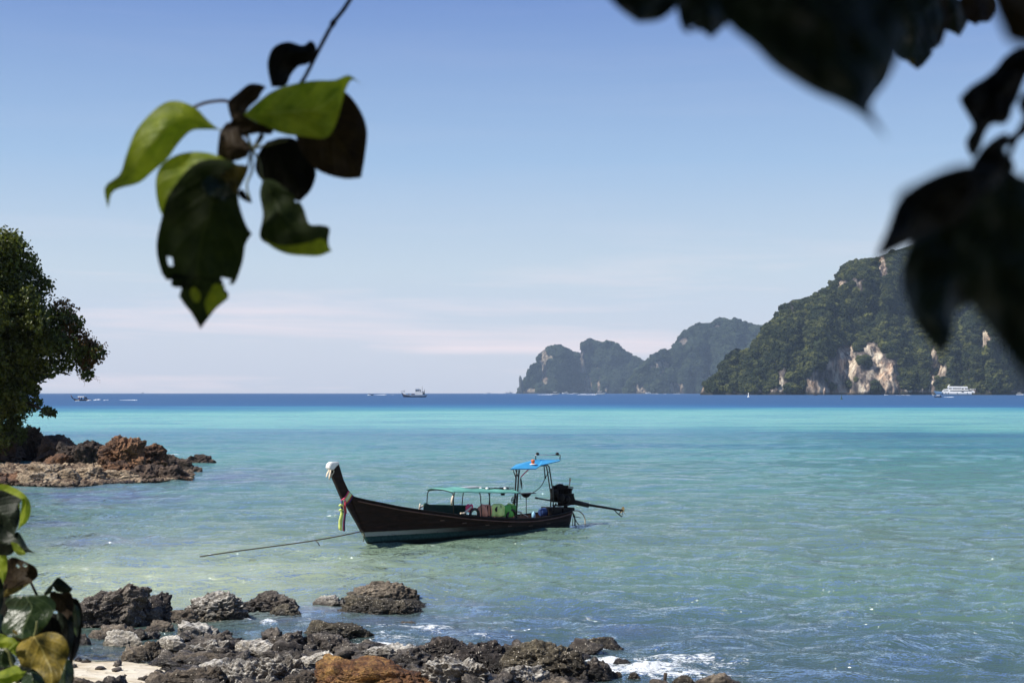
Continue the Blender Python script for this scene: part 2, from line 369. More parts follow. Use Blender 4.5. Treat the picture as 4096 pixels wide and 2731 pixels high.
# ------------------------------------------------------------------ islands
def m_cliff(name, fade=1.0, dim=1.0):
    m = mat(name); s = N(m); P = s.pos(); cf = s.n('ShaderNodeAttribute', attribute_name='cliff').outputs['Fac']
    a = s.noise(s.map(P, (1, 1, 0.35)), 0.03 * fade, 7, 0.65, 0.4); b = s.noise(s.map(P, (1, 1, .16)), 0.13 * fade, 7, 0.75, .5)
    rock = s.ramp(s.math('ADD', s.math('MULTIPLY', a, 0.5), s.math('MULTIPLY', b, 0.5)), [(0.40, (0.07, 0.06, 0.06)), (0.455, (0.22, 0.18, 0.16)), (0.495, (0.42, 0.355, 0.28)), (0.55, (0.66, 0.61, 0.51))])
    rock = s.mix(s.rng(s.noise(P, 0.02 * fade, 3), 0.52, 0.68, 0, 0.45), rock, (0.58, 0.34, 0.20))
    rock = s.mix(1.0, rock, (dim, dim * .93, dim * .85), 'MULTIPLY')
    z = s.n('ShaderNodeSeparateXYZ', {0: P}).outputs[2]
    grn = s.ramp(b, [(0.38, (0.012, 0.02, 0.009)), (0.62, (0.04, 0.055, 0.022))])
    dark = s.ramp(b, [(0.40, (0.03, 0.026, 0.026)), (0.60, (0.13, 0.11, 0.10))])
    col = s.mix(s.rng(cf, 0.05, 0.35), grn, dark); col = s.mix(s.rng(cf, 0.45, 0.75), col, rock)
    col = s.mix(s.rng(z, 3.0, 7.0, 0.85, 0.0), col, (0.03, 0.026, 0.022))
    s.out(s.bsdf(col, 0.9, s.bump(s.math('ADD', a, b), 6.0 / fade), 0.1)); return m
def m_forest(name, c0, c1, c2, sc=1.0):
    m = mat(name); s = N(m); P = s.pos(); rn = s.n('ShaderNodeObjectInfo').outputs['Random']
    a = s.noise(P, 0.018 * sc, 4); b = s.noise(P, 0.35 * sc, 5, 0.7)
    f = s.math('ADD', s.math('MULTIPLY', a, 0.5), s.math('ADD', s.math('MULTIPLY', b, 0.3), s.math('MULTIPLY', rn, 0.3)))
    col = s.ramp(f, [(0.36, c0), (0.58, c1), (0.82, c2)])
    s.out(s.bsdf(col, 0.75, s.bump(b, 2.2 / sc), 0.15)); return m

def gn_forest(name, pts, scl, m, label, zs=0.85):
    me = bpy.data.meshes.new(name); me.vertices.add(len(pts)); me.vertices.foreach_set('co', np.ascontiguousarray(pts, dtype=np.float32).ravel())
    attr(me, 'tsize', scl); o = link(name, me); tag(o, label, kind='stuff')
    g = bpy.data.node_groups.new(name, 'GeometryNodeTree')
    g.interface.new_socket('Geometry', in_out='INPUT', socket_type='NodeSocketGeometry'); g.interface.new_socket('Geometry', in_out='OUTPUT', socket_type='NodeSocketGeometry')
    L = g.links.new; nn = g.nodes.new
    gi, go = nn('NodeGroupInput'), nn('NodeGroupOutput'); j = nn('GeometryNodeGeometryToInstance')
    for k in range(5):
        ic = nn('GeometryNodeMeshIcoSphere'); ic.inputs['Radius'].default_value = 1; ic.inputs['Subdivisions'].default_value = 4
        sp_ = nn('GeometryNodeSetPosition'); L(ic.outputs['Mesh'], sp_.inputs['Geometry'])
        po = nn('GeometryNodeInputPosition')
        nz1 = nn('ShaderNodeTexNoise'); nz1.noise_dimensions = '4D'; nz1.inputs['W'].default_value = k * 7.3 + 1; nz1.inputs['Scale'].default_value = 1.5; nz1.inputs['Detail'].default_value = 4.0; nz1.inputs['Roughness'].default_value = 0.8
        L(po.outputs[0], nz1.inputs['Vector'])
        ma = nn('ShaderNodeMath'); ma.operation = 'SUBTRACT'; L(nz1.outputs['Fac'], ma.inputs[0]); ma.inputs[1].default_value = 0.48
        mb = nn('ShaderNodeMath'); mb.operation = 'MULTIPLY'; L(ma.outputs[0], mb.inputs[0]); mb.inputs[1].default_value = 3.2
        vm = nn('ShaderNodeVectorMath'); vm.operation = 'SCALE'; L(po.outputs[0], vm.inputs[0]); L(mb.outputs[0], vm.inputs['Scale'])
        L(vm.outputs[0], sp_.inputs['Offset'])
        sm_ = nn('GeometryNodeSetMaterial'); sm_.inputs['Material'].default_value = m; L(sp_.outputs[0], sm_.inputs[0]); L(sm_.outputs[0], j.inputs[0])
    ip = nn('GeometryNodeInstanceOnPoints'); L(gi.outputs[0], ip.inputs['Points']); L(j.outputs[0], ip.inputs['Instance']); ip.inputs['Pick Instance'].default_value = True
    ri = nn('FunctionNodeRandomValue'); ri.data_type = 'INT'; ri.inputs['Min'].default_value = 0; ri.inputs['Max'].default_value = 4
    L([q for q in ri.outputs if q.enabled][0], ip.inputs['Instance Index'])
    rz = nn('FunctionNodeRandomValue'); rz.data_type = 'FLOAT_VECTOR'; rz.inputs['Min'].default_value = (-.3, -.3, 0); rz.inputs['Max'].default_value = (.3, .3, 6.28)
    rv = [q for q in rz.outputs if q.enabled][0]
    L(rv, ip.inputs['Rotation'])
    na = nn('GeometryNodeInputNamedAttribute'); na.data_type = 'FLOAT'; na.inputs['Name'].default_value = 'tsize'
    cx = nn('ShaderNodeCombineXYZ'); av = [q for q in na.outputs if q.enabled][0]; L(av, cx.inputs[0]); L(av, cx.inputs[1])
    mz = nn('ShaderNodeMath'); mz.operation = 'MULTIPLY'; L(av, mz.inputs[0]); mz.inputs[1].default_value = zs; L(mz.outputs[0], cx.inputs[2]); L(cx.outputs[0], ip.inputs['Scale'])
    L(ip.outputs[0], go.inputs[0])
    md = o.modifiers.new('trees', 'NODES'); md.node_group = g
    return o

def island(name, label, sil, Ds, dk, cliffs, mc, mf, flabel, ntree, rad, nu, nt, seed, amp=1.0, ns=1.0):
    rad = rad * ns
    sil = np.array(sil, float); us = np.linspace(sil[0, 0], sil[-1, 0], nu)
    vt = np.interp(us, sil[:, 0], sil[:, 1])
    tt = np.concatenate([np.linspace(0, 1, nt), np.linspace(1, 1.35, 9)[1:]])
    U_, T_ = np.meshgrid(us, tt); Ht = np.interp(U_.ravel(), us, np.maximum(VH - vt, 0)) / F_PX
    u = U_.ravel(); t = T_.ravel(); ax = (u - U0) / F_PX
    q = np.stack([u * Ds / F_PX, np.zeros_like(u), np.full_like(u, seed * 3.1)], -1)
    wob = fbm(q / 230.0 / ns, 4, seed) ; Y0 = Ds * (1 + 0 * u) + wob * 110 * amp * ns
    Hm = Ht * Ds; dy = dk * Hm + 20
    at_ = np.minimum(t, 1)
    prof = 0.35 * at_ + 0.65 * at_ ** 1.6
    YY = Y0 + dy * prof + np.where(t > 1, (t - 1) / .35 * dy * 1.1, 0)
    zt = CAMZ + Ht * (Y0 + dy)
    z = np.where(t <= 1, -4 + (zt + 4) * at_, zt * (1 - ((t - 1) / .35) ** 1.3) - 3)
    XX = ax * np.where(t > 1, Y0 + dy, YY) ; XX = ax * YY
    fade = np.sin(np.clip(t, 0, 1) * math.pi) ** 0.6
    P = np.stack([XX, YY * .6, z], -1) / ns
    d1 = fbm(P / 150.0 * [1, 1, .5], 4, seed + 3) * 75 + ridged(P / 60.0 * [1, 1, .45], 3, seed + 6) * 14
    YY = YY - d1 * ns * fade * amp * np.clip(Hm / ns / 120, 0.15, 1.3)
    XX = ax * YY
    pv = VH - (z - CAMZ) / YY * F_PX
    cf = np.zeros_like(u)
    nzc = fbm(np.stack([u / 60, pv / 90, np.full_like(u, seed)], -1), 4, seed + 9) * 1.4
    for (cu, cv, ru, rv, a_) in cliffs:
        e = ((u - cu) / ru) ** 2 + ((pv - cv) / rv) ** 2; cf = np.maximum(cf, a_ * np.exp(-e ** 1.5 * 0.7) + nzc * np.exp(-e * .5) * .6)
    cf = np.clip(cf, 0, 1)
    fl = ridged(np.stack([XX / 16, YY / 30, z / 70], -1) / ns, 3, seed + 12) * 7 * ns * cf
    YY = YY - fl; XX = ax * YY
    keep = np.stack([XX, YY, z], -1)
    me = mesh_np(name, keep, grid_faces(len(tt), nu)); attr(me, 'cliff', cf)
    isl = tag(link(name, me, mc), label, kind='structure')
    # forest on it
    fc = grid_faces(nt, nu); c = keep[fc]; ar = np.linalg.norm(np.cross(c[:, 1] - c[:, 0], c[:, 3] - c[:, 0]), axis=1)
    rg = np.random.default_rng(seed); idx = rg.choice(len(fc), ntree, p=ar / ar.sum()); w = rg.random((ntree, 2))
    a, b, cc, d = c[idx, 0], c[idx, 1], c[idx, 2], c[idx, 3]; p = (a * (1 - w[:, :1]) + b * w[:, :1]) * (1 - w[:, 1:]) + (d * (1 - w[:, :1]) + cc * w[:, :1]) * w[:, 1:]
    cft = cf[fc[idx, 0]]; ok = (cft < 0.29 + 0.12 * rg.random(ntree)) & (p[:, 2] > rad * .9) & (cft < .15 + 1.1 * rg.random(ntree))
    # bigger crowns on the ridges, bushes in the clefts
    sz = rad * (0.55 + 0.75 * rg.random(ntree) ** 1.5); p[:, 2] += sz * 0.1
    hgt = np.interp((p[:, 0] / p[:, 1]) * F_PX + U0, us, VH - vt) / F_PX * p[:, 1]
    ok &= ~((p[:, 2] > hgt - rad * .9) & (rg.random(ntree) < .35))
    p[:, 2] -= np.where(p[:, 2] > hgt - rad * 1.0, rad * .55, 0)
    gn_forest('forest', p[ok], sz[ok], mf, flabel)
    return isl
sil_near = [(2800, 1571), (2808, 1556), (2818, 1525), (2840, 1508), (2862, 1500), (2885, 1460), (2901, 1425), (2925, 1404), (2945, 1392), (2965, 1398), (2978, 1410), (3000, 1392), (3033, 1337), (3057, 1307), (3081, 1283), (3108, 1256), (3127, 1232),
            (3171, 1199), (3230, 1192), (3258, 1175), (3297, 1161), (3335, 1125), (3364, 1087), (3392, 1053), (3430, 1040), (3464, 1032), (3507, 1030), (3560, 1010), (3617, 990), (3700, 965), (3800, 955), (3900, 975), (4050, 1030), (4200, 1090), (4500, 1180), (4900, 1330), (5300, 1571)]
mc = m_cliff('limestone_cliff'); mf = m_forest('jungle', (0.006, 0.014, 0.004), (0.030, 0.039, 0.011), (0.14, 0.145, 0.038))
cl_near = [(3390, 1430, 55, 60, .95), (3330, 1545, 70, 50, 1.05), (3395, 1500, 90, 75, .95), (3450, 1550, 30, 30, .9), (3500, 1400, 60, 30, .55), (3510, 1450, 40, 50, .8), (3540, 1500, 45, 75, 1.0), (3560, 1550, 35, 40, .95), (3255, 1530, 40, 55, .45),
           (3440, 1180, 45, 80, .33), (3375, 1140, 25, 16, .6), (3350, 1190, 40, 45, .34), (3180, 1235, 45, 40, .33), (3530, 1080, 16, 60, .4), (3735, 1430, 18, 45, .7), (3775, 1500, 35, 60, .5), (3725, 1540, 14, 45, .85), (3940, 1350, 18, 45, 1.0), (3930, 1500, 60, 35, .35), (3880, 1475, 10, 60, .5),
           (2806, 1545, 14, 26, 1.0), (2895, 1545, 18, 18, .7), (3010, 1560, 250, 9, .35), (3700, 1562, 600, 7, .5), (3140, 1540, 45, 60, .22)]
island('island', 'steep jungle-covered limestone island with cream cliffs at the right', sil_near, 3250, 0.75, cl_near, mc, mf, 'green jungle covering the near right island', 11000, 8.0, 620, 170, 3)
mc2 = m_cliff('far_limestone', 0.6, .42); mf2 = m_forest('far_jungle', (0.010, 0.020, 0.012), (0.026, 0.040, 0.022), (0.06, 0.08, 0.035), 0.7)
sil_a = [(2064, 1571), (2074, 1556), (2085, 1545), (2096, 1530), (2108, 1495), (2121, 1466), (2149, 1449), (2157, 1414), (2188, 1389), (2210, 1384), (2235, 1381), (2265, 1392), (2282, 1406), (2300, 1407), (2323, 1411), (2327, 1385), (2334, 1366), (2359, 1351), (2387, 1362), (2409, 1367), (2436, 1362), (2458, 1367), (2481, 1392), (2525, 1420), (2580, 1445), (2640, 1490), (2720, 1571)]
cl_a = [(2180, 1465, 14, 68, 1.15), (2191, 1430, 20, 12, 1.10), (2215, 1480, 18, 21, 0.79), (2345, 1404, 31, 23, 0.60), (2350, 1540, 19, 35, 1.15), (2398, 1515, 14, 50, 0.85), (2425, 1555, 12, 16, 1.15), (2330, 1460, 15, 38, 0.60), (2490, 1490, 12, 26, 0.60), (2390, 1480, 20, 14, 0.72), (2110, 1560, 42, 8, 0.72), (2270, 1420, 29, 16, 0.47)]
island('island.001', 'low blue-green island with two humps on the horizon', sil_a, 9600, 0.6, cl_a, mc2, mf2, 'forest covering the two-humped far island', 6000, 9, 330, 90, 11, 1.1, 1.6)
sil_b = [(2490, 1571), (2497, 1560), (2519, 1519), (2547, 1475), (2586, 1442), (2613, 1414), (2640, 1404), (2669, 1400), (2696, 1387), (2718, 1342), (2751, 1315), (2796, 1293), (2845, 1290), (2860, 1276), (2873, 1271), (2903, 1276), (2912, 1286), (2922, 1284), (2934, 1269), (2961, 1282), (3000, 1297), (3055, 1300), (3120, 1330), (3200, 1400), (3330, 1571)]
cl_b = [(2640, 1462, 37, 18, 1.10), (2645, 1490, 12, 14, 1.10), (2550, 1550, 26, 18, 1.10), (2572, 1560, 12, 18, 1.15), (2705, 1553, 31, 23, 1.15), (2845, 1500, 42, 28, 0.72), (2875, 1305, 23, 14, 0.54), (2805, 1380, 12, 16, 0.47), (2740, 1370, 29, 18, 0.41)]
island('island.002', 'taller far island with a long green slope behind the near one', sil_b, 8400, 0.7, cl_b, mc2, mf2, 'forest covering the tall far island', 7500, 9, 380, 110, 17, 1.1, 1.5)
# sea stack off the far island
mbx = np.array([(2077, 1571), (2080, 1530), (2081, 1506), (2086, 1507), (2091, 1525), (2093, 1545), (2096, 1571)])
base = G(2085, 1573.8); k_ = base.y / F_PX
bm = bmesh.new(); bmesh.ops.create_icosphere(bm, subdivisions=4, radius=1); vv_ = np.array([v.co[:] for v in bm.verts]); ff_ = np.array([[v.index for v in f.verts] for f in bm.faces]); bm.free()
vv_ = vv_ * (1 + .25 * fbm(vv_ * 1.6, 4, 5))[:, None] * [9 * k_, 9 * k_, 36 * k_]; vv_[:, 0] -= vv_[:, 2] * .08; vv_[:, 2] += 33 * k_
tag(link('sea_stack', mesh_np('sea_stack', vv_, ff_), paint('stack_rock', (.07, .075, .07), .9, .4, .05), None, base), 'slim dark rock needle standing off the left tip of the far island', 'rock')

# ------------------------------------------------------------------ haze
hb = MB().box((0, 6300, 409), (26000, 13400, 834)); hz = mat('haze_air'); s = N(hz)
pv_ = s.n('ShaderNodeVolumePrincipled', {'Color': (0.58, 0.76, 1.0), 'Density': 3.3e-5, 'Anisotropy': 0.0})
ho = s.n('ShaderNodeOutputMaterial'); hz.node_tree.links.new(pv_.outputs[0], ho.inputs['Volume'])
tag(hb.build('haze', hz), 'thin sea haze', kind='stuff')
# ================================================================== ROCKS
_ico = {}
def ico(k):
    if k not in _ico:
        bm = bmesh.new(); bmesh.ops.create_icosphere(bm, subdivisions=k, radius=1)
        _ico[k] = (np.array([v.co[:] for v in bm.verts], dtype=np.float32), np.array([[v.index for v in f.verts] for f in bm.faces], dtype=np.int32)); bm.free()
    return _ico[k]
def rock_mesh(a, b, ztop, zbot, seed, lvl=6, box=0.75, tilt=0.0, rough=1.0, hollow=0.0):
    p, f = ico(lvl); rs = np.random.default_rng(seed)
    q = np.sign(p) * np.abs(p) ** (box * .9); th = rs.random() * 6.28
    so_ = p * 1.15 + seed * 5.17
    d = 1 + 0.30 * fbm(so_, 3, seed % 97) + 0.10 * ridged(so_ * 2.2, 3, seed % 89)
    # faceted breaks: cut by a few random planes
    for j in range(7):
        n_ = rs.normal(size=3); n_[2] = abs(n_[2]) * .7; n_ /= np.linalg.norm(n_); lim = 0.72 + 0.25 * rs.random()
        h = (q * d[:, None]) @ n_; ex = np.maximum(h - lim, 0); q = q - ex[:, None] * n_[None] * 0.8 / np.maximum(d[:, None], .3)
    q = q * d[:, None]
    q[:, 2] += tilt * q[:, 0]
    sc_ = np.array([a, b, (ztop - zbot) / 2]); w = q * sc_
    size = (a * b * abs(ztop - zbot) * .5) ** (1 / 3)
    nrm = p / np.linalg.norm(p, axis=1, keepdims=True)
    dip = np.array([.35 * math.sin(th), .3 * math.cos(th), 1.0]); s1 = w @ dip
    strat = pn(np.stack([s1 * 5.5 + .6 * pn(w * 1.3, 3), w[:, 0] * .5, w[:, 1] * .5], -1) + seed, 7)
    wf = w + 0.06 * np.stack([pn(w * 5, 1), pn(w * 5, 2), pn(w * 5, 3)], -1)
    amp = min(1.0, size / 0.5) * rough
    disp = .11 * fbm(w * 2.3 + seed, 3, 11) * size + amp * (.045 * strat + .052 * ridged(wf * 2.6 + seed, 3, 21, .5) + .022 * ridged(wf * 11 + seed, 2, 31, .6))
    pit = smooth(.16, .42, pn(wf * 6.5 + seed, 41)) * .075 + smooth(.18, .42, pn(wf * 14 + seed, 43)) * .028
    disp = disp - pit * amp
    if lvl >= 7: disp = disp + .008 * pn(wf * 30, 47) * amp
    w = w + nrm * disp[:, None]
    # fit to the wanted extent
    wz_ = (w[:, 2] - w[:, 2].min()) / (w[:, 2].max() - w[:, 2].min()); hi = wz_ > min(.8, max(.35, (0.12 - zbot) / (ztop - zbot)))
    x0, x1 = w[hi, 0].min(), w[hi, 0].max(); w[:, 0] = (w[:, 0] - (x0 + x1) / 2) * (2 * a / (x1 - x0))
    y0, y1 = w[:, 1].min(), w[:, 1].max(); w[:, 1] = (w[:, 1] - (y0 + y1) / 2) * (2 * b / (y1 - y0))
    z0, z1 = w[:, 2].min(), w[:, 2].max(); w[:, 2] = (w[:, 2] - z0) * ((ztop - zbot) / (z1 - z0)) + zbot
    return w, f
RM = {
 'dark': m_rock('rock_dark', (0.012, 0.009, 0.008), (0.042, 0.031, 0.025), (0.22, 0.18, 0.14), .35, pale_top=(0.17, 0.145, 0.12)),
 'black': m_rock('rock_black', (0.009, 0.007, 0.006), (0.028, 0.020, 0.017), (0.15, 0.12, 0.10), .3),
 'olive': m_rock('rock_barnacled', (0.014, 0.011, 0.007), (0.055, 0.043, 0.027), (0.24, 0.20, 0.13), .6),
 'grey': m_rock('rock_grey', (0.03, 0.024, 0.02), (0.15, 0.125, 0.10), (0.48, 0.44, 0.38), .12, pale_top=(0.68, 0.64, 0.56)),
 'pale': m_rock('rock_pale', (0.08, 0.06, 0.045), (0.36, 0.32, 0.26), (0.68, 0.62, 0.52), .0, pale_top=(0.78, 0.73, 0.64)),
 'brown': m_rock('rock_brown', (0.026, 0.019, 0.013), (0.10, 0.075, 0.052), (0.32, 0.26, 0.19), .15),
 'rust': m_rock('rock_rust', (0.025, 0.012, 0.008), (0.17, 0.07, 0.022), (0.50, 0.29, 0.085), .0),
 'frust': m_rock('far_rock_rust', (0.014, 0.008, 0.006), (0.072, 0.036, 0.020), (0.34, 0.165, 0.075), 0, False, .6),
 'fdark': m_rock('far_rock_dark', (0.014, 0.010, 0.008), (0.05, 0.033, 0.024), (0.17, 0.11, 0.075), 0, False, .6),
 'fmix': m_rock('far_rubble', (0.016, 0.010, 0.007), (0.13, 0.075, 0.04), (0.62, 0.47, 0.30), 0, True, 1.3),
 'fpale': m_rock('far_rock_pale', (0.07, 0.045, 0.025), (0.32, 0.23, 0.14), (0.70, 0.57, 0.40), 0, True, .7),
}
GR = 'boulders along the near waterline'
# u0, u1, v_top, v_bottom, material, level, tilt, boxiness, label
rocks = [
 (300, 606, 2327, 2512, 'dark', 7, .38, .8, 'big dark layered slab rising to the right beside the leafy shrub'),
 (575, 688, 2366, 2482, 'black', 6, 0, .75, 'dark block leaning on the right end of the big layered slab'),
 (583, 660, 2425, 2500, 'brown', 5, 0, .8, 'small brown rock in front of the slab, left of the little splash'),
 (666, 800, 2432, 2500, 'brown', 6, 0, .8, 'low brown wet rock right of the little white splash'),
 (752, 992, 2361, 2476, 'grey', 7, .12, .8, 'rounded rock with a pale grey cap and black undercut base, right of the layered slab'),
 (722, 872, 2483, 2560, 'grey', 6, 0, .85, 'grey rounded rock just below the low brown one'),
 (838, 933, 2520, 2592, 'dark', 6, 0, .8, 'dark rock touching the right end of a grey rounded one'),
 (388, 565, 2494, 2556, 'brown', 6, 0, .8, 'low brown half-sunk rock in front of the layered slab'),
 (438, 572, 2517, 2592, 'pale', 6, 0, .9, 'smooth pale boulder standing in the shallow sandy pool'),
 (530, 645, 2508, 2566, 'dark', 5, 0, .8, 'low dark rock right behind the smooth pale boulder'),
 (508, 600, 2580, 2645, 'brown', 6, 0, .9, 'round brown rock nearest the bright wet sand'),
 (556, 662, 2560, 2640, 'brown', 6, 0, .8, 'reddish brown rock touching the round one by the wet sand'),
 (622, 740, 2541, 2596, 'pale', 6, 0, .85, 'flat pale rock between the reddish one and a pitted pale one'),
 (674, 815, 2547, 2624, 'pale', 6, 0, .85, 'pitted pale rock left of a wide grey one'),
 (755, 933, 2555, 2640, 'grey', 7, 0, .8, 'wide grey rock with black shaded right end'),
 (316, 368, 2531, 2580, 'black', 5, 0, .8, 'small black rock peeping out right of the shrub'),
 (280, 400, 2704, 2760, 'brown', 5, 0, .8, 'brown stones at the very bottom edge right of the shrub'),
 (395, 520, 2698, 2758, 'dark', 5, 0, .8, 'dark stone at the bottom edge below the wet sand'),
 (700, 935, 2604, 2675, 'brown', 6, 0, .8, 'low brown rubble rock below the wide grey one'),
 (655, 925, 2660, 2775, 'brown', 7, .1, .75, 'large brown rock cut by the bottom edge, left of the pitted grey ones'),
 (965, 1184, 2362, 2450, 'dark', 7, -.05, .8, 'dark brown lumpy rock right of the pale-capped rock'),
 (1095, 1202, 2414, 2460, 'olive', 6, 0, .8, 'low speckled rock at the right foot of the dark lumpy one'),
 (1262, 1375, 2379, 2428, 'grey', 6, .1, .8, 'small grey rock left of the domed pair of rocks'),
 (1362, 1432, 2387, 2418, 'dark', 5, 0, .8, 'tiny dark rock wedged between the small grey rock and the domed pair'),
 (1425, 1662, 2322, 2398, 'brown', 7, -.1, .75, 'domed rust-brown rock standing highest behind the flat grey slab'),
 (1380, 1655, 2376, 2455, 'olive', 7, 0, .7, 'flat grey-green slab in front of the domed rust-brown rock'),
 (1600, 1704, 2393, 2428, 'olive', 5, -.2, .8, 'low speckled tip right of the flat grey-green slab'),
 (1237, 1478, 2479, 2560, 'olive', 7, -.12, .7, 'flat-topped olive rock crusted with barnacles above the white water'),
 (1216, 1422, 2531, 2632, 'dark', 7, 0, .8, 'dark rough rock in front of the flat-topped olive one'),
 (1078, 1226, 2521, 2632, 'dark', 7, 0, .85, 'dark pointed rock rising left of the rough one'),
 (950, 1140, 2559, 2645, 'pale', 7, 0, .8, 'pale grey rock at the left foot of the dark pointed one'),
 (880, 1075, 2640, 2770, 'grey', 7, 0, .8, 'pitted grey rock at the bottom edge right of the large brown one'),
 (1035, 1235, 2612, 2765, 'grey', 7, -.1, .8, 'pitted grey rock with a deep hollow left of the orange boulder'),
 (1190, 1380, 2605, 2700, 'pale', 7, 0, .85, 'pale grey boulder behind the left end of the orange boulder'),
 (1255, 1735, 2628, 2800, 'rust', 7, 0, .62, 'large orange and rust-coloured boulder at the bottom edge'),
 (1425, 1680, 2573, 2650, 'grey', 7, 0, .75, 'grey rock with a dark cap behind the orange boulder'),
 (1668, 1870, 2540, 2640, 'black', 7, 0, .75, 'dark wet rock right of the white water and above the pitted pale one'),
 (1690, 1975, 2618, 2775, 'grey', 7, -.06, .8, 'whitish pitted rock right of the orange boulder'),
 (1830, 2040, 2558, 2690, 'black', 7, 0, .75, 'dark brown rock with a hollow in the middle of the near row'),
 (2000, 2328, 2556, 2725, 'olive', 7, -.22, .75, 'large barnacled boulder sloping down to the right with black shaded foot'),
 (2325, 2440, 2630, 2722, 'dark', 6, 0, .9, 'dark pointed rock at the right end of the near row beside the foam'),
 (2278, 2468, 2551, 2610, 'olive', 7, 0, .8, 'speckled olive rock alone in the water beyond the near row'),
 (2448, 2535, 2632, 2660, 'black', 5, 0, .8, 'small black rock top awash in the foam'),
 (2508, 2556, 2688, 2714, 'brown', 5, 0, .8, 'small brown rock in front of the foam'),
 (2428, 2484, 2682, 2710, 'brown', 5, 0, .8, 'little reddish rock right of the dark pointed rock'),
 (1998, 2190, 2656, 2760, 'grey', 7, 0, .8, 'grey ribbed rock at the bottom edge below the large barnacled boulder'),
 (1885, 1975, 2671, 2760, 'pale', 6, 0, .85, 'pale rock at the bottom edge between two dark ones'),
 (2150, 2300, 2712, 2775, 'brown', 6, 0, .8, 'low brown rock at the bottom edge right of the grey ribbed one'),
 (2690, 2772, 2698, 2748, 'olive', 5, 0, .85, 'small speckled rock at the bottom edge right of the wooden stake'),
 (2780, 2944, 2692, 2752, 'brown', 6, 0, .8, 'rightmost rock of the shore, smooth and brown, at the bottom edge'),
 (2580, 2700, 2718, 2765, 'brown', 5, 0, .8, 'low brown rock at the bottom edge left of the wooden stake'),
 (800, 965, 2636, 2712, 'pale', 6, 0, .8, 'smooth pale rock between the low rubble rock and the pitted grey one'),
 (1120, 1275, 2684, 2790, 'brown', 6, 0, .8, 'brown rock at the bottom edge touching the left end of the orange boulder'),
 (905, 1010, 2596, 2668, 'dark', 6, 0, .8, 'dark rock left of the pale grey one, behind the pitted ones'),
 (1590, 1720, 2590, 2680, 'dark', 6, 0, .8, 'dark rock tucked behind the right end of the orange boulder'),
 (1940, 2070, 2610, 2700, 'black', 6, 0, .8, 'black rock between the whitish pitted rock and the large barnacled boulder'),
 (1790, 1880, 2596, 2650, 'brown', 6, 0, .8, 'brown rock under the overhang of the hollowed dark one'),
 (590, 720, 2690, 2770, 'brown', 6, 0, .8, 'brown stone at the bottom edge left of the large brown rock'),
 (600, 700, 2480, 2535, 'brown', 6, 0, .8, 'low rock in the shallow channel below the little white splash'),
 (1590, 1680, 2482, 2499, 'dark', 5, 0, .8, 'dark rock barely breaking the surface among the ripples'),
]
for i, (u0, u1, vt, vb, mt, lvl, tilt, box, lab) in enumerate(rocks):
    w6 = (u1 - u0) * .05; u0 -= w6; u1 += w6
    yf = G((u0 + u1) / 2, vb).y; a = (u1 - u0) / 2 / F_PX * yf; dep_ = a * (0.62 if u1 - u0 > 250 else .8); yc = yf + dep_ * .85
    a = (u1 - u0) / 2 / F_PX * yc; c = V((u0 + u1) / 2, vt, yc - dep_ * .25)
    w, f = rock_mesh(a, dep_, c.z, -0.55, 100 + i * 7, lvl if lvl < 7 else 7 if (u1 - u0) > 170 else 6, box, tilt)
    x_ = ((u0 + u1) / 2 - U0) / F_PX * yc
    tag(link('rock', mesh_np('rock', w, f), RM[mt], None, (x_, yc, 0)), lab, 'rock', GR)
# loose stones and shells between the boulders
mbv, mbf, off = [], [], 0; rg = np.random.default_rng(5); p3, f3 = ico(2)
for k in range(260):
    u = rg.uniform(250, 2350); lo_ = 2500 if u < 1000 else 2590 if u < 1900 else 2660
    g = G(u, rg.uniform(lo_, 2790)); zt = float(terrain(np.array([g.x]), np.array([g.y]))[0]); r_ = rg.uniform(.02, .10)
    q = p3 * (1 + 1.1 * pn(p3 * 1.5 + k * 3.3, 3))[:, None] * np.array([r_ * rg.uniform(.7, 1.6), r_ * rg.uniform(.7, 1.3), r_ * rg.uniform(.5, 1)]); q = q + np.array([g.x, g.y, zt + r_ * .1]); mbv.append(q); mbf.append(f3 + off); off += len(q)
tag(link('pebbles', mesh_np('pebbles', np.vstack(mbv), np.vstack(mbf)), RM['brown']), 'loose brown stones between the boulders', kind='stuff')
mbv, mbf, off = [], [], 0; p5, f5 = ico(4)
for k in range(330):
    u = rg.uniform(640, 2330); g = G(u, rg.uniform(2570 if u < 1500 else 2610, 2790)); r_ = rg.uniform(.08, .26)
    q = p5 * (1 + .9 * fbm(p5 * 1.4 + k * 3.3, 3, 3) + .25 * ridged(p5 * 3 + k, 2, 5))[:, None] * np.array([r_ * rg.uniform(.9, 1.8), r_, r_ * rg.uniform(.5, .9)]); q = q + np.array([g.x, g.y, rg.uniform(-.12, .02)]); mbv.append(q); mbf.append(f5 + off); off += len(q)
tag(link('broken_rock', mesh_np('broken_rock', np.vstack(mbv), np.vstack(mbf)), RM['dark']), 'low broken wet rock filling the gaps between the boulders', kind='stuff')
st = G(2660, 2726); mb = MB().tube([st + Vector((0, 0, -.3)), st + Vector((0, 0, .05)), st + Vector((.01, 0, .14))], [.028, .026, .03], 8)
tag(mb.build('wooden_stake', paint('old_wood', (.05, .035, .025), .9)), 'short dark wooden stake sticking out of the water by the bottom edge', 'stake')

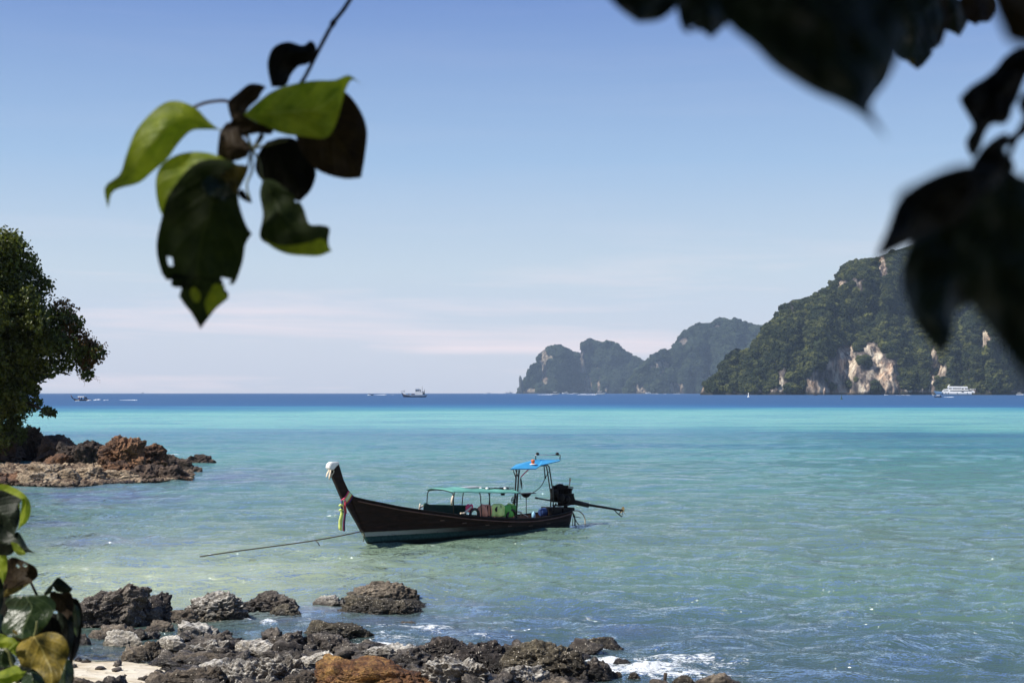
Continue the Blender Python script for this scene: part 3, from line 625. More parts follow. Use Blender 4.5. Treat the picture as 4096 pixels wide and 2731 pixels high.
# ---- the rocky point on the left
far = [
 (-260, 96, 1660, 1850, 'fdark', 7, 0, .6, 'dark rock face under the tree at the left edge'),
 (58, 184, 1699, 1842, 'fdark', 7, 0, .42, 'square-topped dark ledge under the lowest branch of the tree'),
 (-120, 90, 1700, 1850, 'fdark', 6, 0, .6, 'black rock under the tree trunk left of the square-topped ledge'),
 (215, 345, 1762, 1862, 'fdark', 6, 0, .7, 'low black rock between the stepped rocks and the rounded outcrop'),
 (150, 330, 1735, 1855, 'fdark', 6, -.25, .75, 'dark rocks stepping down right of the square-topped ledge'),
 (305, 440, 1756, 1868, 'fdark', 6, 0, .8, 'dark rounded outcrop left of the rusty peak'),
 (378, 600, 1736, 1890, 'frust', 7, 0, .85, 'highest rusty peak of the rocky point'),
 (530, 682, 1769, 1880, 'frust', 6, -.1, .8, 'dark rusty shoulder right of the highest peak'),
 (655, 728, 1814, 1862, 'fdark', 6, -.2, .8, 'low dark tail right of the rusty shoulder'),
 (758, 848, 1815, 1852, 'fdark', 6, -.2, .8, 'lone dark islet rock off the end of the point'),
 (698, 776, 1832, 1878, 'fdark', 6, .1, .8, 'dark rock just left of the lone islet rock'),
 (775, 815, 1864, 1889, 'fdark', 5, 0, .8, 'smallest dark rock awash off the point'),
 (525, 660, 1852, 1922, 'fdark', 6, 0, .7, 'grey-topped rock with a black hollow front at the foot of the peak'),
 (620, 750, 1856, 1922, 'fdark', 6, -.2, .8, 'brown rock sloping to the water at the end of the point'),
 (700, 768, 1902, 1922, 'frust', 5, -.2, .8, 'low brown tip lying in the water right of the sloping rock'),
 (420, 560, 1838, 1916, 'frust', 6, 0, .8, 'brown jagged rock in front of the highest peak'),
 (185, 310, 1812, 1868, 'frust', 6, 0, .8, 'brown mound behind the flat cream shelf'),
 (100, 270, 1851, 1925, 'fpale', 6, 0, .55, 'flat cream limestone shelf catching the sun'),
 (-160, 110, 1878, 1945, 'frust', 6, .15, .8, 'reddish rubble rock at the left edge of the point'),
 (60, 230, 1880, 1944, 'fpale', 6, 0, .8, 'pale and rusty rock in front of the cream shelf'),
 (180, 330, 1870, 1938, 'fpale', 6, 0, .8, 'cream rock in the middle of the pale shore strip'),
 (280, 430, 1866, 1934, 'fpale', 6, 0, .8, 'pale yellowish rock below the brown mound'),
 (390, 545, 1876, 1926, 'fpale', 6, 0, .8, 'pale low rock at the right end of the shore strip'),
]
for i, (u0, u1, vt, vb, mt, lvl, tilt, box, lab) in enumerate(far):
    yf = G((u0 + u1) / 2, vb).y; a = (u1 - u0) / 2 / F_PX * yf; dep_ = a * .8; yc = yf + dep_ * .8
    a = (u1 - u0) / 2 / F_PX * yc; c = V((u0 + u1) / 2, vt, yc - dep_ * .2)
    w, f = rock_mesh(a * .33, dep_ * .33, c.z * .33, -0.2, 500 + i * 5, lvl, box, tilt, 1.5)
    x_ = ((u0 + u1) / 2 - U0) / F_PX * yc
    tag(link('rock', mesh_np('rock', w * 3, f), RM[mt], None, (x_, yc, 0)), lab, 'rock', 'rocks of the point on the left')
mbv, mbf, off = [], [], 0
for k in range(1500):
    u = rg.uniform(-150, 450) if k % 4 else rg.uniform(450, 770); v = 1945 - (u > 350) * (u - 350) * .06 - rg.random() ** 1.3 * (72 if u < 430 else 26)
    g = G(u, v); zt = float(terrain(np.array([g.x]), np.array([g.y]))[0])
    zt = max(zt, (1945 - v) / 85 * .22 + .04); g = V(u, v - zt * F_PX / g.y * 0.0, g.y); r_ = rg.uniform(.08, .30) if u < 430 else rg.uniform(.06, .18)
    q = p3 * (1 + .7 * pn(p3 * 1.7 + k * 3.3, 3))[:, None] * np.array([r_ * rg.uniform(.8, 1.5), r_, r_ * .8]); q = q + np.array([g.x, g.y, zt * .8]); mbv.append(q); mbf.append(f3 + off); off += len(q)
tag(link('rubble', mesh_np('rubble', np.vstack(mbv), np.vstack(mbf), False), RM['fmix']), 'broken pale and rusty rubble along the foot of the point', kind='stuff')

# ================================================================== TREES
def m_leaf(name, c0, c1, trans=0.3, rough=0.5, spec=.3, nsc=1.5):
    m = mat(name); s = N(m); P = s.pos(); f = s.noise(P, nsc, 4, .6); r2 = s.noise(P, nsc * 6, 2)
    c = s.mix(s.rng(s.math('ADD', s.math('MULTIPLY', f, .6), s.math('MULTIPLY', r2, .4)), .36, .64), c0, c1)
    b = s.bsdf(c, rough, None, spec); t = s.n('ShaderNodeBsdfTranslucent', {'Color': s.mix(1.0, c, (1.5, 1.5, .6), 'MULTIPLY')}).outputs[0]
    s.out(s.n('ShaderNodeMixShader', {0: trans, 1: b, 2: t}).outputs[0]); return m
def m_bark(name, c0, c1, sc=3.0):
    m = mat(name); s = N(m); P = s.pos(); f = s.noise(s.map(P, (1, 1, .3)), sc, 7, .7)
    s.out(s.bsdf(s.mix(s.rng(f, .35, .65), c0, c1), .85, s.bump(f, .05), .2)); return m
def leaf_cloud(blobs, n, size, seed, aspect=0.62, up=0.5, shell=0.55, holes=None):
    rg = np.random.default_rng(seed); B = np.array(blobs, float); w = B[:, 3] ** 2; idx = rg.choice(len(B), n, p=w / w.sum())
    d = rg.normal(size=(n, 3)); d /= np.linalg.norm(d, axis=1, keepdims=True); rad = (shell + (1 - shell) * rg.random(n)) * B[idx, 3]
    bump_ = 1 + .55 * fbm(d * 2.4 + idx[:, None] * 7.7, 3, seed); C = B[idx, :3] + d * (rad * bump_)[:, None] * np.array([1, 1, .9])
    if holes is not None:
        k = holes(C); C = C[k]; d = d[k]; n = len(C)
    ax = rg.normal(size=(n, 3)); ax[:, 2] -= .4; ax /= np.linalg.norm(ax, axis=1, keepdims=True)
    nr = d * .8 + rg.normal(size=(n, 3)) * .75 + np.array([0, 0, up]); sd = np.cross(ax, nr); sd /= np.maximum(np.linalg.norm(sd, axis=1, keepdims=True), 1e-6)
    s_ = size * rg.uniform(.6, 1.35, n)[:, None]; nn_ = np.cross(sd, ax)
    Vv = np.stack([C - ax * s_ * .5, C + sd * s_ * aspect * .5 + nn_ * s_ * .1, C + ax * s_ * .5, C - sd * s_ * aspect * .5 + nn_ * s_ * .1], 1).reshape(-1, 3)
    return Vv, np.arange(4 * n).reshape(n, 4)
tree = empty('shore_tree', G(-60, 1830), 0, 'tall dark leafy tree leaning over the rocky point at the left edge', 'tree')
TY = 93.0; tp = [(60, 1740, 55), (-20, 1760, 90), (20, 1690, 70), (120, 1500, 70), (200, 1470, 50), (260, 1460, 42), (60, 1600, 60), (29, 985, 85), (95, 1050, 62), (30, 1120, 110), (128, 1080, 40), (150, 1120, 35), (185, 1140, 36), (100, 1200, 95), (20, 1280, 120), (150, 1285, 85), (235, 1262, 52), (285, 1300, 55), (345, 1395, 50), (385, 1405, 38),
    (200, 1370, 85), (290, 1400, 62), (80, 1400, 100), (335, 1450, 44), (350, 1500, 30), (150, 1465, 60), (40, 1490, 85), (80, 1550, 66), (128, 1560, 40), (140, 1610, 34), (188, 1645, 28), (210, 1650, 20), (105, 1625, 42), (20, 1620, 70), (60, 1660, 50),
    (-90, 1050, 150), (-80, 1250, 170), (-90, 1450, 170), (-230, 1150, 180), (-230, 1400, 200), (-60, 1600, 110), (-200, 1580, 120), (60, 1330, 90), (-20, 1550, 90)]
bl = []
for k, (u, v, r_) in enumerate(tp):
    for dy in ((-1, 0, 1) if r_ > 80 else (0, )):
        c = V(u, v, TY + random.uniform(-1, 1) + dy * r_ / F_PX * TY * 1.1); bl.append((c.x, c.y, c.z, r_ / F_PX * TY * (1.0 if dy == 0 else .75)))
me_ = leaf_cloud([(b[0], b[1], b[2], b[3] * .93) for b in bl], 100000, .25, 3)
gl_leaf = m_leaf('tree_leaves', (0.010, 0.014, 0.004), (0.12, 0.14, 0.018), .25, .42, .25, 1.2)
o = link('crown', mesh_np('crown', me_[0], me_[1], False), gl_leaf, tree); o.matrix_parent_inverse = Matrix.Translation(-tree.location)
brn = m_leaf('dry_leaves', (0.04, 0.02, 0.008), (0.13, 0.07, 0.02), .2, .6, .2, 1.5)
me_ = leaf_cloud([bl_ for bl_ in [tuple(V(u, v, TY)) + (r_ / F_PX * TY,) for (u, v, r_) in [(330, 1375, 60), (270, 1330, 60), (385, 1410, 45), (350, 1450, 40), (250, 1240, 55)]]], 2600, .2, 9)
o = link('dry_foliage', mesh_np('dry_foliage', me_[0], me_[1], False), brn, tree); o.matrix_parent_inverse = Matrix.Translation(-tree.location); o['label'] = 'browner, thinner leaves on the outer branch'
bark = m_bark('bark', (.02, .014, .01), (.10, .075, .055))
tr_ = [G(-60, 1830) + Vector((0, 0, -.6)), V(-50, 1700, TY), V(-30, 1500, TY), V(-20, 1300, TY), V(-10, 1100, TY), V(10, 1000, TY)]
mb = MB().tube(tr_, [.75, .6, .45, .32, .2, .08], 10); o = mb.build('trunk', bark, tree); o.matrix_parent_inverse = Matrix.Translation(-tree.location)
for br in [[(-45, 1640), (60, 1560), (160, 1520), (230, 1490), (280, 1500)], [(-35, 1540), (80, 1430), (200, 1390), (320, 1400), (390, 1400)], [(-40, 1600), (30, 1590), (110, 1610), (190, 1650)], [(-25, 1400), (60, 1280), (150, 1170), (200, 1130)], [(-28, 1450), (90, 1340), (230, 1260), (290, 1290)], [(60, 1550), (200, 1480), (270, 1470)]]:
    mb = MB(); n_ = len(br); mb.tube(cr_spline([V(u, v, TY + .5 * math.sin(i_)) for i_, (u, v) in enumerate(br)], 14), list(np.linspace(.22, .03, 14)), 7)
    o = mb.build('limb', bark, tree); o.matrix_parent_inverse = Matrix.Translation(-tree.location)
mb = MB(); rg2 = random.Random(4)     # bare twigs under the outer branch
for k in range(16):
    u, v = rg2.uniform(290, 365), rg2.uniform(1478, 1500); a = V(u, v, TY); pts = [a]
    for j in range(4): pts.append(pts[-1] + Vector((rg2.uniform(-.05, .3), rg2.uniform(-.1, .1), rg2.uniform(-.28, .08))))
    mb.tube(pts, [.02, .016, .012, .008, .005], 4)
o = mb.build('twigs', bark, tree); o['kind'] = 'stuff'; o.matrix_parent_inverse = Matrix.Translation(-tree.location)
# ================================================================== LONG-TAIL BOAT
bow = G(1471, 2172); st1 = G(2278, 2109)
a_ = math.atan2(st1.y - bow.y, st1.x - bow.x)
for _ in range(4):
    yh = Vector((-math.sin(a_), math.cos(a_), 0)); sc2 = st1 + yh * 0.32; a_ = math.atan2(sc2.y - bow.y, sc2.x - bow.x)
XH = Vector((math.cos(a_), math.sin(a_), 0)); YH = Vector((-math.sin(a_), math.cos(a_), 0)); BL = (sc2 - bow).length
def B(u, v, yl=0.0):
    """pixel -> boat coordinates on the lengthwise vertical plane yl"""
    d = ray(u, v); o = Vector((0, 0, CAMZ)) - bow
    k = (yl - o.dot(YH)) / d.dot(YH); p = o + d * k
    return Vector((p.dot(XH), yl, p.z))
boat = empty('longtail_boat', bow, a_, 'dark wooden long-tail boat with green awning moored in the shallow bay', 'boat')
GRP = None
mhull = mat('hull_paint'); s = N(mhull); oc = s.n('ShaderNodeTexCoord').outputs['Object']; sep = s.n('ShaderNodeSeparateXYZ', {0: oc}); z = sep.outputs[2]
pl = s.n('ShaderNodeTexWave', {'Vector': s.map(oc, (0.02, 0.02, 1)), 'Scale': 2.1, 'Distortion': .4, 'Detail': 2}, bands_direction='Z').outputs['Fac']
n1 = s.noise(s.map(oc, (1, 1, 4)), 3, 7, .65); n2 = s.noise(oc, 14, 5, .7)
wood = s.ramp(n1, [(.3, (.008, .004, .003)), (.55, (.018, .008, .006)), (.75, (.040, .019, .013))])
zz = s.math('ADD', z, s.math('MULTIPLY', s.math('SUBTRACT', n2, .5), .03))
xx = sep.outputs[0]
stripe = s.math('MULTIPLY', s.rng(zz, .205, .215), s.rng(zz, .345, .335)); stripe = s.math('MULTIPLY', stripe, s.rng(xx, 3.4, 0.6, 0.03, 1.0))
stripe = s.math('MULTIPLY', stripe, s.rng(n2, .30, .42, .35, 1))
boot = s.rng(zz, .215, .205)
col = s.mix(s.math('MULTIPLY', boot, s.rng(xx, 5.5, 2.0, .15, 1)), wood, s.mix(s.rng(n2, .4, .6), (.018, .05, .048), (.035, .085, .075)))
col = s.mix(stripe, col, (.34, .35, .29)); col = s.mix(s.rng(zz, .07, .02), col, (.012, .016, .012))
s.out(s.bsdf(col, .6, s.bump(s.math('ADD', pl, s.math('MULTIPLY', n2, .5)), .006), .15))
m_wood = paint('deck_wood', (.10, .058, .038), .6, .5, 6); m_rail = paint('rub_rail', (.15, .068, .045), .45, .45, 5); m_black = paint('black_iron', (.010, .008, .007), .6, .5, 10, 0, .2)
m_steel = paint('steel_tube', (.05, .05, .048), .4, .4, 10, .6); m_green = paint('green_canvas', (.11, .31, .25), .6, .25, 2.5); m_dgreen = paint('dark_green_canvas', (.014, .058, .048), .7, .35, 3)
m_blue = paint('blue_board', (.035, .26, .50), .45, .15, 2); m_white = paint('white_paint', (.80, .78, .74), .5, .08); m_orange = paint('orange_lens', (.60, .13, .03), .25, .2); m_red = paint('red_cloth', (.50, .05, .06), .8, .3)
m_yel = paint('yellow_cloth', (.74, .82, .22), .8, .12); m_pink = paint('pink_cloth', (.70, .08, .16), .8, .2); m_navy = paint('navy_cloth', (.02, .02, .09), .8, .2); m_cloth = paint('worn_cloth', (.72, .60, .45), .85, .3, 20)
m_salmon = paint('salmon_vest', (.80, .33, .22), .8, .25, 6); m_lime = paint('lime_vest', (.78, .92, .30), .8, .25, 6); m_grn = paint('green_vest', (.14, .42, .08), .8, .3, 6); m_rub = paint('rubber', (.02, .015, .014), .6, .3)
mst = paint('engine_grime', (.009, .007, .006), .7, .6, 12, 0, .15); m_brass = paint('brass', (.55, .38, .18), .35, .3, 8, .6); m_bluecan = paint('blue_plastic', (.02, .05, .16), .5, .2); m_rope = paint('rope', (.10, .08, .05), .9, .4, 30); m_stain = paint('steel_pale', (.6, .58, .55), .35, .2, 8, .5)

# sheer line traced on the near side
bh_x = [-1.2, -.6, 0, .08 * BL, .2 * BL, .4 * BL, .6 * BL, .8 * BL, BL, BL + .4]; bh_b = [.05, .13, .27, .40, .58, .78, .80, .66, .40, .34]
def bh(x): return float(np.interp(x, bh_x, bh_b))
def onsheer(u, v):
    b = .4
    for _ in range(12): p = B(u, v, -b); b = .5 * b + .5 * bh(p.x)
    return p
sh = [onsheer(u, v) for u, v in [(1398, 1982), (1419, 1990), (1470, 2002), (1526, 2013), (1600, 2028), (1678, 2040), (1770, 2052), (1858, 2063), (1950, 2071), (2040, 2076), (2134, 2075), (2217, 2063), (2260, 2052), (2292, 2040)]]
KS = 60; shp = cr_spline([(p.x, 0, p.z) for p in sh], KS); x0s, x1s = shp[0, 0], shp[-1, 0]
stem_top = B(1386, 2018)
x_stern_w = B(2278, 2109, -.30).x
wb = lambda t: float(np.interp(t, [0, .06, .15, .3, .5, .7, .88, 1], [.03, .12, .26, .46, .60, .58, .42, .28]))
def section(k, inner=0.0):
    t = k / (KS - 1); xs_, zs_ = shp[k, 0], shp[k, 2]; b = max(bh(xs_) - inner, .012); out = []
    xw = 0.0 + t * x_stern_w; xk = .16 + t * (x_stern_w - .25)
    rows = [0, .12, .3, .5, .7, .85, 1.0]
    for r_ in rows:
        zz_ = zs_ * (1 - r_); f = 1 - r_
        xb = xw + (xs_ - xw) * f; w_ = max(wb(t) - inner, .012); bb = w_ + (b - w_) * f ** .8
        out.append((xb, bb, zz_))
    out.append((xw * .5 + xk * .5, max(wb(t) - inner, .012) * .8, -.16)); out.append((xk, .02, -.3)); return out
def shell(inner, floor=None):
    vs_ = []; n = 9
    for k in range(KS):
        sct = section(k, inner)
        for (x, y, z_) in sct: vs_.append((x, -y, z_ if floor is None else max(z_, floor)))
        for (x, y, z_) in reversed(sct): vs_.append((x, y, z_ if floor is None else max(z_, floor)))
    return vs_, 2 * n
mb = MB(); vs_, n = shell(0); mb.add(vs_, [(k * n + j, k * n + j + 1, (k + 1) * n + j + 1, (k + 1) * n + j) for k in range(KS - 1) for j in range(n - 1)], True)
mb.f.append(tuple((KS - 1) * n + j for j in range(n))); mb.sm.append(False); mb.f.append(tuple(range(n))); mb.sm.append(False)
mb.build('hull', mhull, boat)
mb = MB(); vi, n = shell(.045, .12); mb.add(vi, [(k * n + j, k * n + j + 1, (k + 1) * n + j + 1, (k + 1) * n + j) for k in range(1, KS - 1) for j in range(n - 1)], True)
mb.build('inner_planking', m_wood, boat)
for sd in (-1, 1):
    mb = MB(); mb.tube([(p[0], sd * (bh(p[0]) - .01), p[2] + .012) for p in shp[1:]], .028, 6); mb.build('gunwale', m_black, boat)
    mb = MB(); mb.tube([(p[0], sd * (bh(p[0]) + .012), p[2] - .075) for p in shp[2:]], .020, 6); mb.build('rub_rail', m_rail, boat)
    # plank seams stand proud as thin battens below the rail
    for dz in (.22, .36):
        mb = MB(); pts = []
        for k in range(3, KS):
            sct = section(k); zt = sct[0][2] - dz
            if zt < .1: continue
            q = np.array(sct)[::-1]; x_ = np.interp(zt, q[:, 2], q[:, 0]); y_ = np.interp(zt, q[:, 2], q[:, 1]); pts.append((x_, sd * (y_ + .001), zt))
        mb.tube(pts, .006, 5); mb.build('plank_edge', mhull, boat)
# stem and tall prow
pr = [B(u, v) for u, v in [(1326, 1900), (1320, 1880), (1316, 1866), (1330, 1853), (1350, 1852), (1355, 1868), (1369, 1916), (1388, 1957), (1402, 1975), (1422, 1992), (1410, 2030), (1440, 2100), (1490, 2172), (1471, 2172), (1428, 2093), (1385, 2018), (1366, 1993), (1341, 1935)]]
MB().prism([(p.x, p.z) for p in pr], -.075, .075).build('prow', mhull, boat, .012)
def inlocal(o): return o
# transom, decks, thwarts, engine bed
tt_ = section(KS - 1); xe = shp[-1, 0]; ze = shp[-1, 2]
q = [B(2250, 2032, -.3), B(2296, 2029, -.3), B(2296, 2042, -.3), B(2250, 2050, -.3)]
MB().prism([(p.x, p.z) for p in q], -.34, .34).build('stern_deck', m_black, boat, .01)
mb = MB(); q = [B(2212, 2030, -.3), B(2250, 2029, -.3), B(2250, 2052, -.3), B(2212, 2062, -.3)]; mb.prism([(p.x, p.z) for p in q], -.3, .3); mb.build('engine_bed', m_black, boat, .01)
fd = [p for p in shp if p[0] < sh[5].x - .2]
mb = MB(); L_ = len(fd); vv_ = [(p[0], -bh(p[0]) + .03, p[2] - .05) for p in fd] + [(p[0], bh(p[0]) - .03, p[2] - .05) for p in fd]; mb.add(vv_, [(i, i + 1, L_ + i + 1, L_ + i) for i in range(L_ - 1)]); mb.build('fore_deck', m_wood, boat)
for u in (1720, 1800, 1890, 1980, 2070, 2150):
    p = B(u, 2080, 0); b = bh(p.x) - .04; zt = float(np.interp(p.x, shp[:, 0], shp[:, 2])); MB().box((p.x, 0, zt - .22), (.16, 2 * b, .03)).build('thwart', m_wood, boat)
for k in range(9):
    x_ = .9 + k * (BL - 1.8) / 8
    for sd in (-1, 1):
        b = bh(x_) - .05; zt = float(np.interp(x_, shp[:, 0], shp[:, 2])); MB().tube([(x_, sd * b, zt), (x_, sd * min(b - .06, (wb(x_ / BL) - .07) * 1.05), .3), (x_, sd * (wb(x_ / BL) - .09) * .7, .15)], .018, 5).build('rib', m_wood, boat)

# ---- green awning
aw = []; hw = .66; nj = 11; near = [B(u, v, -hw) for u, v in [(1809, 1969), (1850, 1969.5), (1900, 1970), (1955, 1971), (2062, 1972), (2080, 1972)]]
npt = cr_spline([(p.x, 0, p.z) for p in near], 26); arch = []
mb = MB()
for i, p in enumerate(npt):
    t = i / 25; h = .13 * math.sin(min(1, .35 + t * 2.2) * math.pi / 2) * (1 - .35 * t)
    for j in range(nj):
        y_ = -hw + 2 * hw * j / (nj - 1); e = 1 - (y_ / hw) ** 2; mb.v.append((p[0] + (.04 * e if i else -.10 * e), y_, p[2] + h * e + .006 * math.sin(i * 1.3 + j) + .012 * math.cos(math.pi * 2 * i / 6.5) * e))
mb.f = [(i * nj + j, (i + 1) * nj + j, (i + 1) * nj + j + 1, i * nj + j + 1) for i in range(25) for j in range(nj - 1)]; mb.sm = [True] * len(mb.f)
o = mb.build('awning', m_green, boat); sd_ = o.modifiers.new('thick', 'SOLIDIFY'); sd_.thickness = .014
for u in (1811, 1919, 1955, 2062):
    p = B(u, 1969, -hw + .02); zt = float(np.interp(p.x, shp[:, 0], shp[:, 2])); b = bh(p.x) - .03; t = (p.x - npt[0, 0]) / (npt[-1, 0] - npt[0, 0]); h = .13 * math.sin(min(1, .35 + t * 2.2) * math.pi / 2) * (1 - .35 * t)
    pts = [(p.x, -b, zt - .05), (p.x + .01, -hw - .0, p.z - .12), (p.x + .02, -hw + .04, p.z - .03)] + [(p.x + .02, y_, p.z - .025 + h * (1 - (y_ / hw) ** 2)) for y_ in np.linspace(-.55, .55, 9)] + [(p.x + .02, hw - .04, p.z - .03), (p.x + .01, hw, p.z - .12), (p.x, b, zt - .05)]
    MB().tube(pts, .016, 6).build('hoop', m_steel, boat)
# dark side cloth laced along the gunwale
mb = MB(); rows = 10; cols = 2; lo_, hi_ = B(1693, 2016, hw - .03), B(1864, 2019, hw - .03)
for i in range(24):
    t = i / 23; x_ = lo_.x + (hi_.x - lo_.x) * t; zb = float(np.interp(x_, shp[:, 0], shp[:, 2])) - .02; zt = lo_.z + (hi_.z - lo_.z) * t + (.05 * math.exp(-((t - .04) / .05) ** 2))
    for j in range(6): mb.v.append((x_, hw - .04 + .012 * math.sin(i * 1.1 + j), zb + (zt - zb) * j / 5))
mb.f = [(i * 6 + j, (i + 1) * 6 + j, (i + 1) * 6 + j + 1, i * 6 + j + 1) for i in range(23) for j in range(5)]; mb.sm = [True] * len(mb.f)
o = mb.build('side_cloth', m_dgreen, boat); sd_ = o.modifiers.new('thick', 'SOLIDIFY'); sd_.thickness = .02
p0, p1 = B(1811, 1982, -hw - .02), B(1806, 2020, -hw - .02); MB().tube([p0, (p0 + p1) / 2 + Vector((-.02, -.01, 0)), p1], [.025, .038, .03], 7).build('tied_cloth', m_cloth, boat)
p0 = B(1674, 2026, -.4); mb = MB(); mb.tube([B(1692, 2022, .6), B(1680, 2030, .6), B(1676, 2038, .6)], .03, 6); mb.tube([B(1680, 2012, .6), B(1678, 2034, .6)], [.012, .03], 6); mb.build('cleat_cloth', m_cloth, boat)

# ---- rack, box and lamps on the awning
pa, pb = B(1842, 1950, 0), B(1910, 1950, 0); mb = MB().box(((pa.x + pb.x) / 2, 0, pa.z - .005), (pb.x - pa.x, .40, .045)); o = mb.build('roof_board', m_stain, boat, .006); o['label'] = 'pale flat board lying on the awning'
pa, pb = B(1908, 1957, 0), B(2038, 1957, 0)
mb = MB()
for y_ in (-.2, .2): mb.tube([(pa.x, y_, pa.z + .01), ((pa.x + pb.x) / 2, y_, pa.z), (pb.x, y_, pb.z)], .02, 6)
for k in range(7): x_ = pa.x + (pb.x - pa.x) * k / 6; mb.box((x_, 0, pa.z), (.05, .42, .022))
mb.build('roof_rack', m_black, boat)
for u in (1921, 1948, 2020):
    p = B(u, 1953, -.2); MB().lathe(p, [(.012, -.04), (.05, -.03), (.055, 0), (.03, .035)], 10).build('roof_lamp', m_white, boat)
p = B(2011, 1976, -.3); MB().box(p, (.11, .1, .07)).build('hanging_lamp', m_black, boat, .01)

# ---- steering canopy
yn, yf_ = -.42, .42
A = [B(2042, 1876, yn), B(2143, 1875, yn), B(2163, 1861, yn), B(2240, 1843, yn)]
C = [B(2063, 1859, yf_), B(2143, 1839, yf_), B(2170, 1839, yf_), B(2240, 1839.5, yf_)]
mb = MB(); mb.add(A + C, [(i, i + 1, i + 5, i + 4) for i in range(3)]); o = mb.build('steering_roof', m_blue, boat); sd_ = o.modifiers.new('thick', 'SOLIDIFY'); sd_.thickness = .03; sd_.offset = 0
def post(name, pts, r, m): return MB().tube(pts, r, 8).build(name, m, boat)
for y_, du in ((-.36, 0), (.36, -10)):
    post('canopy_post', [B(2077 + du, 1878, y_), B(2074 + du, 1910, y_), B(2066 + du, 2050, y_)], .027, m_steel)
    post('canopy_brace', [B(2062 + du, 1877, y_), B(2067 + du, 1892, y_), B(2074 + du, 1912, y_)], .016, m_steel)
    post('rear_post', [B(2165 + du, 1862, y_), B(2188 + du, 1858, y_), B(2196 + du, 1866, y_), B(2199 + du, 1882, y_), B(2207 + du, 1935, y_), B(2213 + du, 1975, y_), B(2213 + du, 2040, y_)], .022, m_steel)
post('short_strut', [B(2176, 1862, -.2), B(2179, 1890, -.2), B(2181, 1914, -.2)], [.018, .018, .026], m_black)
post('cable', cr_spline([B(2195, 1886, -.36), B(2181, 1912, -.2), B(2168, 1938, -.1), B(2157, 1951, 0), B(2144, 1962, 0), B(2131, 1970, 0)], 20), .012, m_black)
post('red_strap', [B(2113, 1878, -.38), B(2098, 1892, -.38), B(2084, 1907, -.38)], .018, m_pink)
post('hanging_strap', [B(2083, 1909, -.38), B(2086, 1935, -.38), B(2088, 1958, -.38)], [.012, .026, .010], m_black)
post('hanging_rope', cr_spline([B(2081, 1915, -.38), B(2080, 1960, -.38), B(2081, 1990, -.38), B(2084, 1998, -.38)], 10), .008, m_rope)
for u, yy_ in ((2143, .38), (2240, .38)): post('light_bar_post', [B(u, 1841, yy_), B(u, 1820, yy_)], .016, m_black)
post('light_bar', [B(2141, 1820, .38), B(2241, 1819, .38)], .018, m_stain)
for u in (2150, 2229):
    p = B(u, 1815, .38); MB().lathe(p, [(.015, -.05), (.05, -.035), (.065, 0), (.05, .035), (.015, .055)], 12).build('spot_lamp', m_black, boat)
p = B(2132, 1857, -.05); mb = MB().lathe(p, [(.13, 0), (.13, .015), (.08, .022)], 14); mb.build('beacon_base', m_white, boat)
mb = MB().lathe(p + Vector((0, 0, .02)), [(.05, 0), (.052, .05), (.045, .055), (.062, .06), (.068, .10), (.055, .135), (.02, .145)], 14); mb.build('beacon', m_orange, boat)
# tray and bowl on a pole
pa, pb = B(2083, 1975, 0), B(2132, 1970, 0); mb = MB().box((pa + pb) / 2, ((pb - pa).length, .3, .022)); mb.lathe(B(2104, 1975, 0), [(.02, -.12), (.09, -.1), (.16, -.03), (.17, 0)], 12); mb.build('tray', m_black, boat)
post('tray_pole', [B(2105, 1988, 0), B(2105, 2056, 0)], .013, m_steel)
# small fan by the front post
pc_ = B(2056, 1999, -.4); mb = MB().torus(pc_, .105, .012).torus(pc_, .06, .007); 
for k in range(6): mb.tube([pc_, pc_ + Vector((.1 * math.cos(k * 1.047), 0, .1 * math.sin(k * 1.047)))], .009, 5)
mb.tube([pc_, pc_ + Vector((0, .05, -.32))], .014, 6); mb.build('fan', m_black, boat)

# ---- engine, tiller and long tail shaft
eng = MB()
def bx(u0, u1, v0, v1, y0, y1):
    p, q = B(u0, v1, 0), B(u1, v0, 0); eng.box(((p.x + q.x) / 2, (y0 + y1) / 2, (p.z + q.z) / 2), (q.x - p.x, y1 - y0, q.z - p.z))
bx(2219, 2280, 1972, 2008, -.2, .2); bx(2216, 2274, 1950, 1975, -.17, .17); bx(2221, 2262, 1940, 1954, -.14, .14); bx(2255, 2287, 1985, 2014, -.14, .14); bx(2240, 2290, 2005, 2021, -.12, .12)
for (u, v, r_, y_) in [(2230, 1946, .09, 0), (2245, 1943, .08, .05), (2222, 1972, .10, -.2), (2268, 1996, .12, -.18), (2244, 1990, .13, -.22), (2277, 2000, .09, .1), (2214, 1996, .07, 0), (2272, 1962, .07, .08)]:
    eng.lathe(B(u, v, y_), [(r_ * .6, -.06), (r_, -.04), (r_, .04), (r_ * .5, .07)], 14, 'Y' if abs(y_) > .1 else 'Z')
eng.tube(cr_spline([B(2214, 1951, 0), B(2220, 1949, 0), B(2230, 1940, 0), B(2245, 1938, 0), B(2256, 1947, 0)], 12), .035, 7)
for k in range(7): eng.box(B(2224 + k * 6.5, 1963, 0), (.02, .42, .14))
eng.tube(cr_spline([B(2282, 1975, -.1), B(2284, 1990, -.16), B(2280, 2004, -.14)], 8), .02, 6); eng.tube(cr_spline([B(2212, 1985, -.12), B(2208, 1992, -.12), B(2216, 2000, -.12)], 8), .022, 6)
engine = eng.build('engine', mst, boat, .012)
ex = MB().tube(cr_spline([B(2263, 1951, 0), B(2268, 1944, 0), B(2276, 1944, 0), B(2279, 1930, 0), B(2281, 1915, 0)], 14), .022, 8); ex.tube([B(2280, 1922, 0), B(2281, 1911, 0)], .035, 8); ex.build('exhaust_pipe', m_cloth, boat)
MB().tube(cr_spline([B(2262, 1952, .05), B(2275, 1947, .05), B(2292, 1949, .05), B(2286, 1960, .05), B(2274, 1971, .05)], 14), .018, 7).build('coolant_pipe', m_steel, boat)
mb = MB()
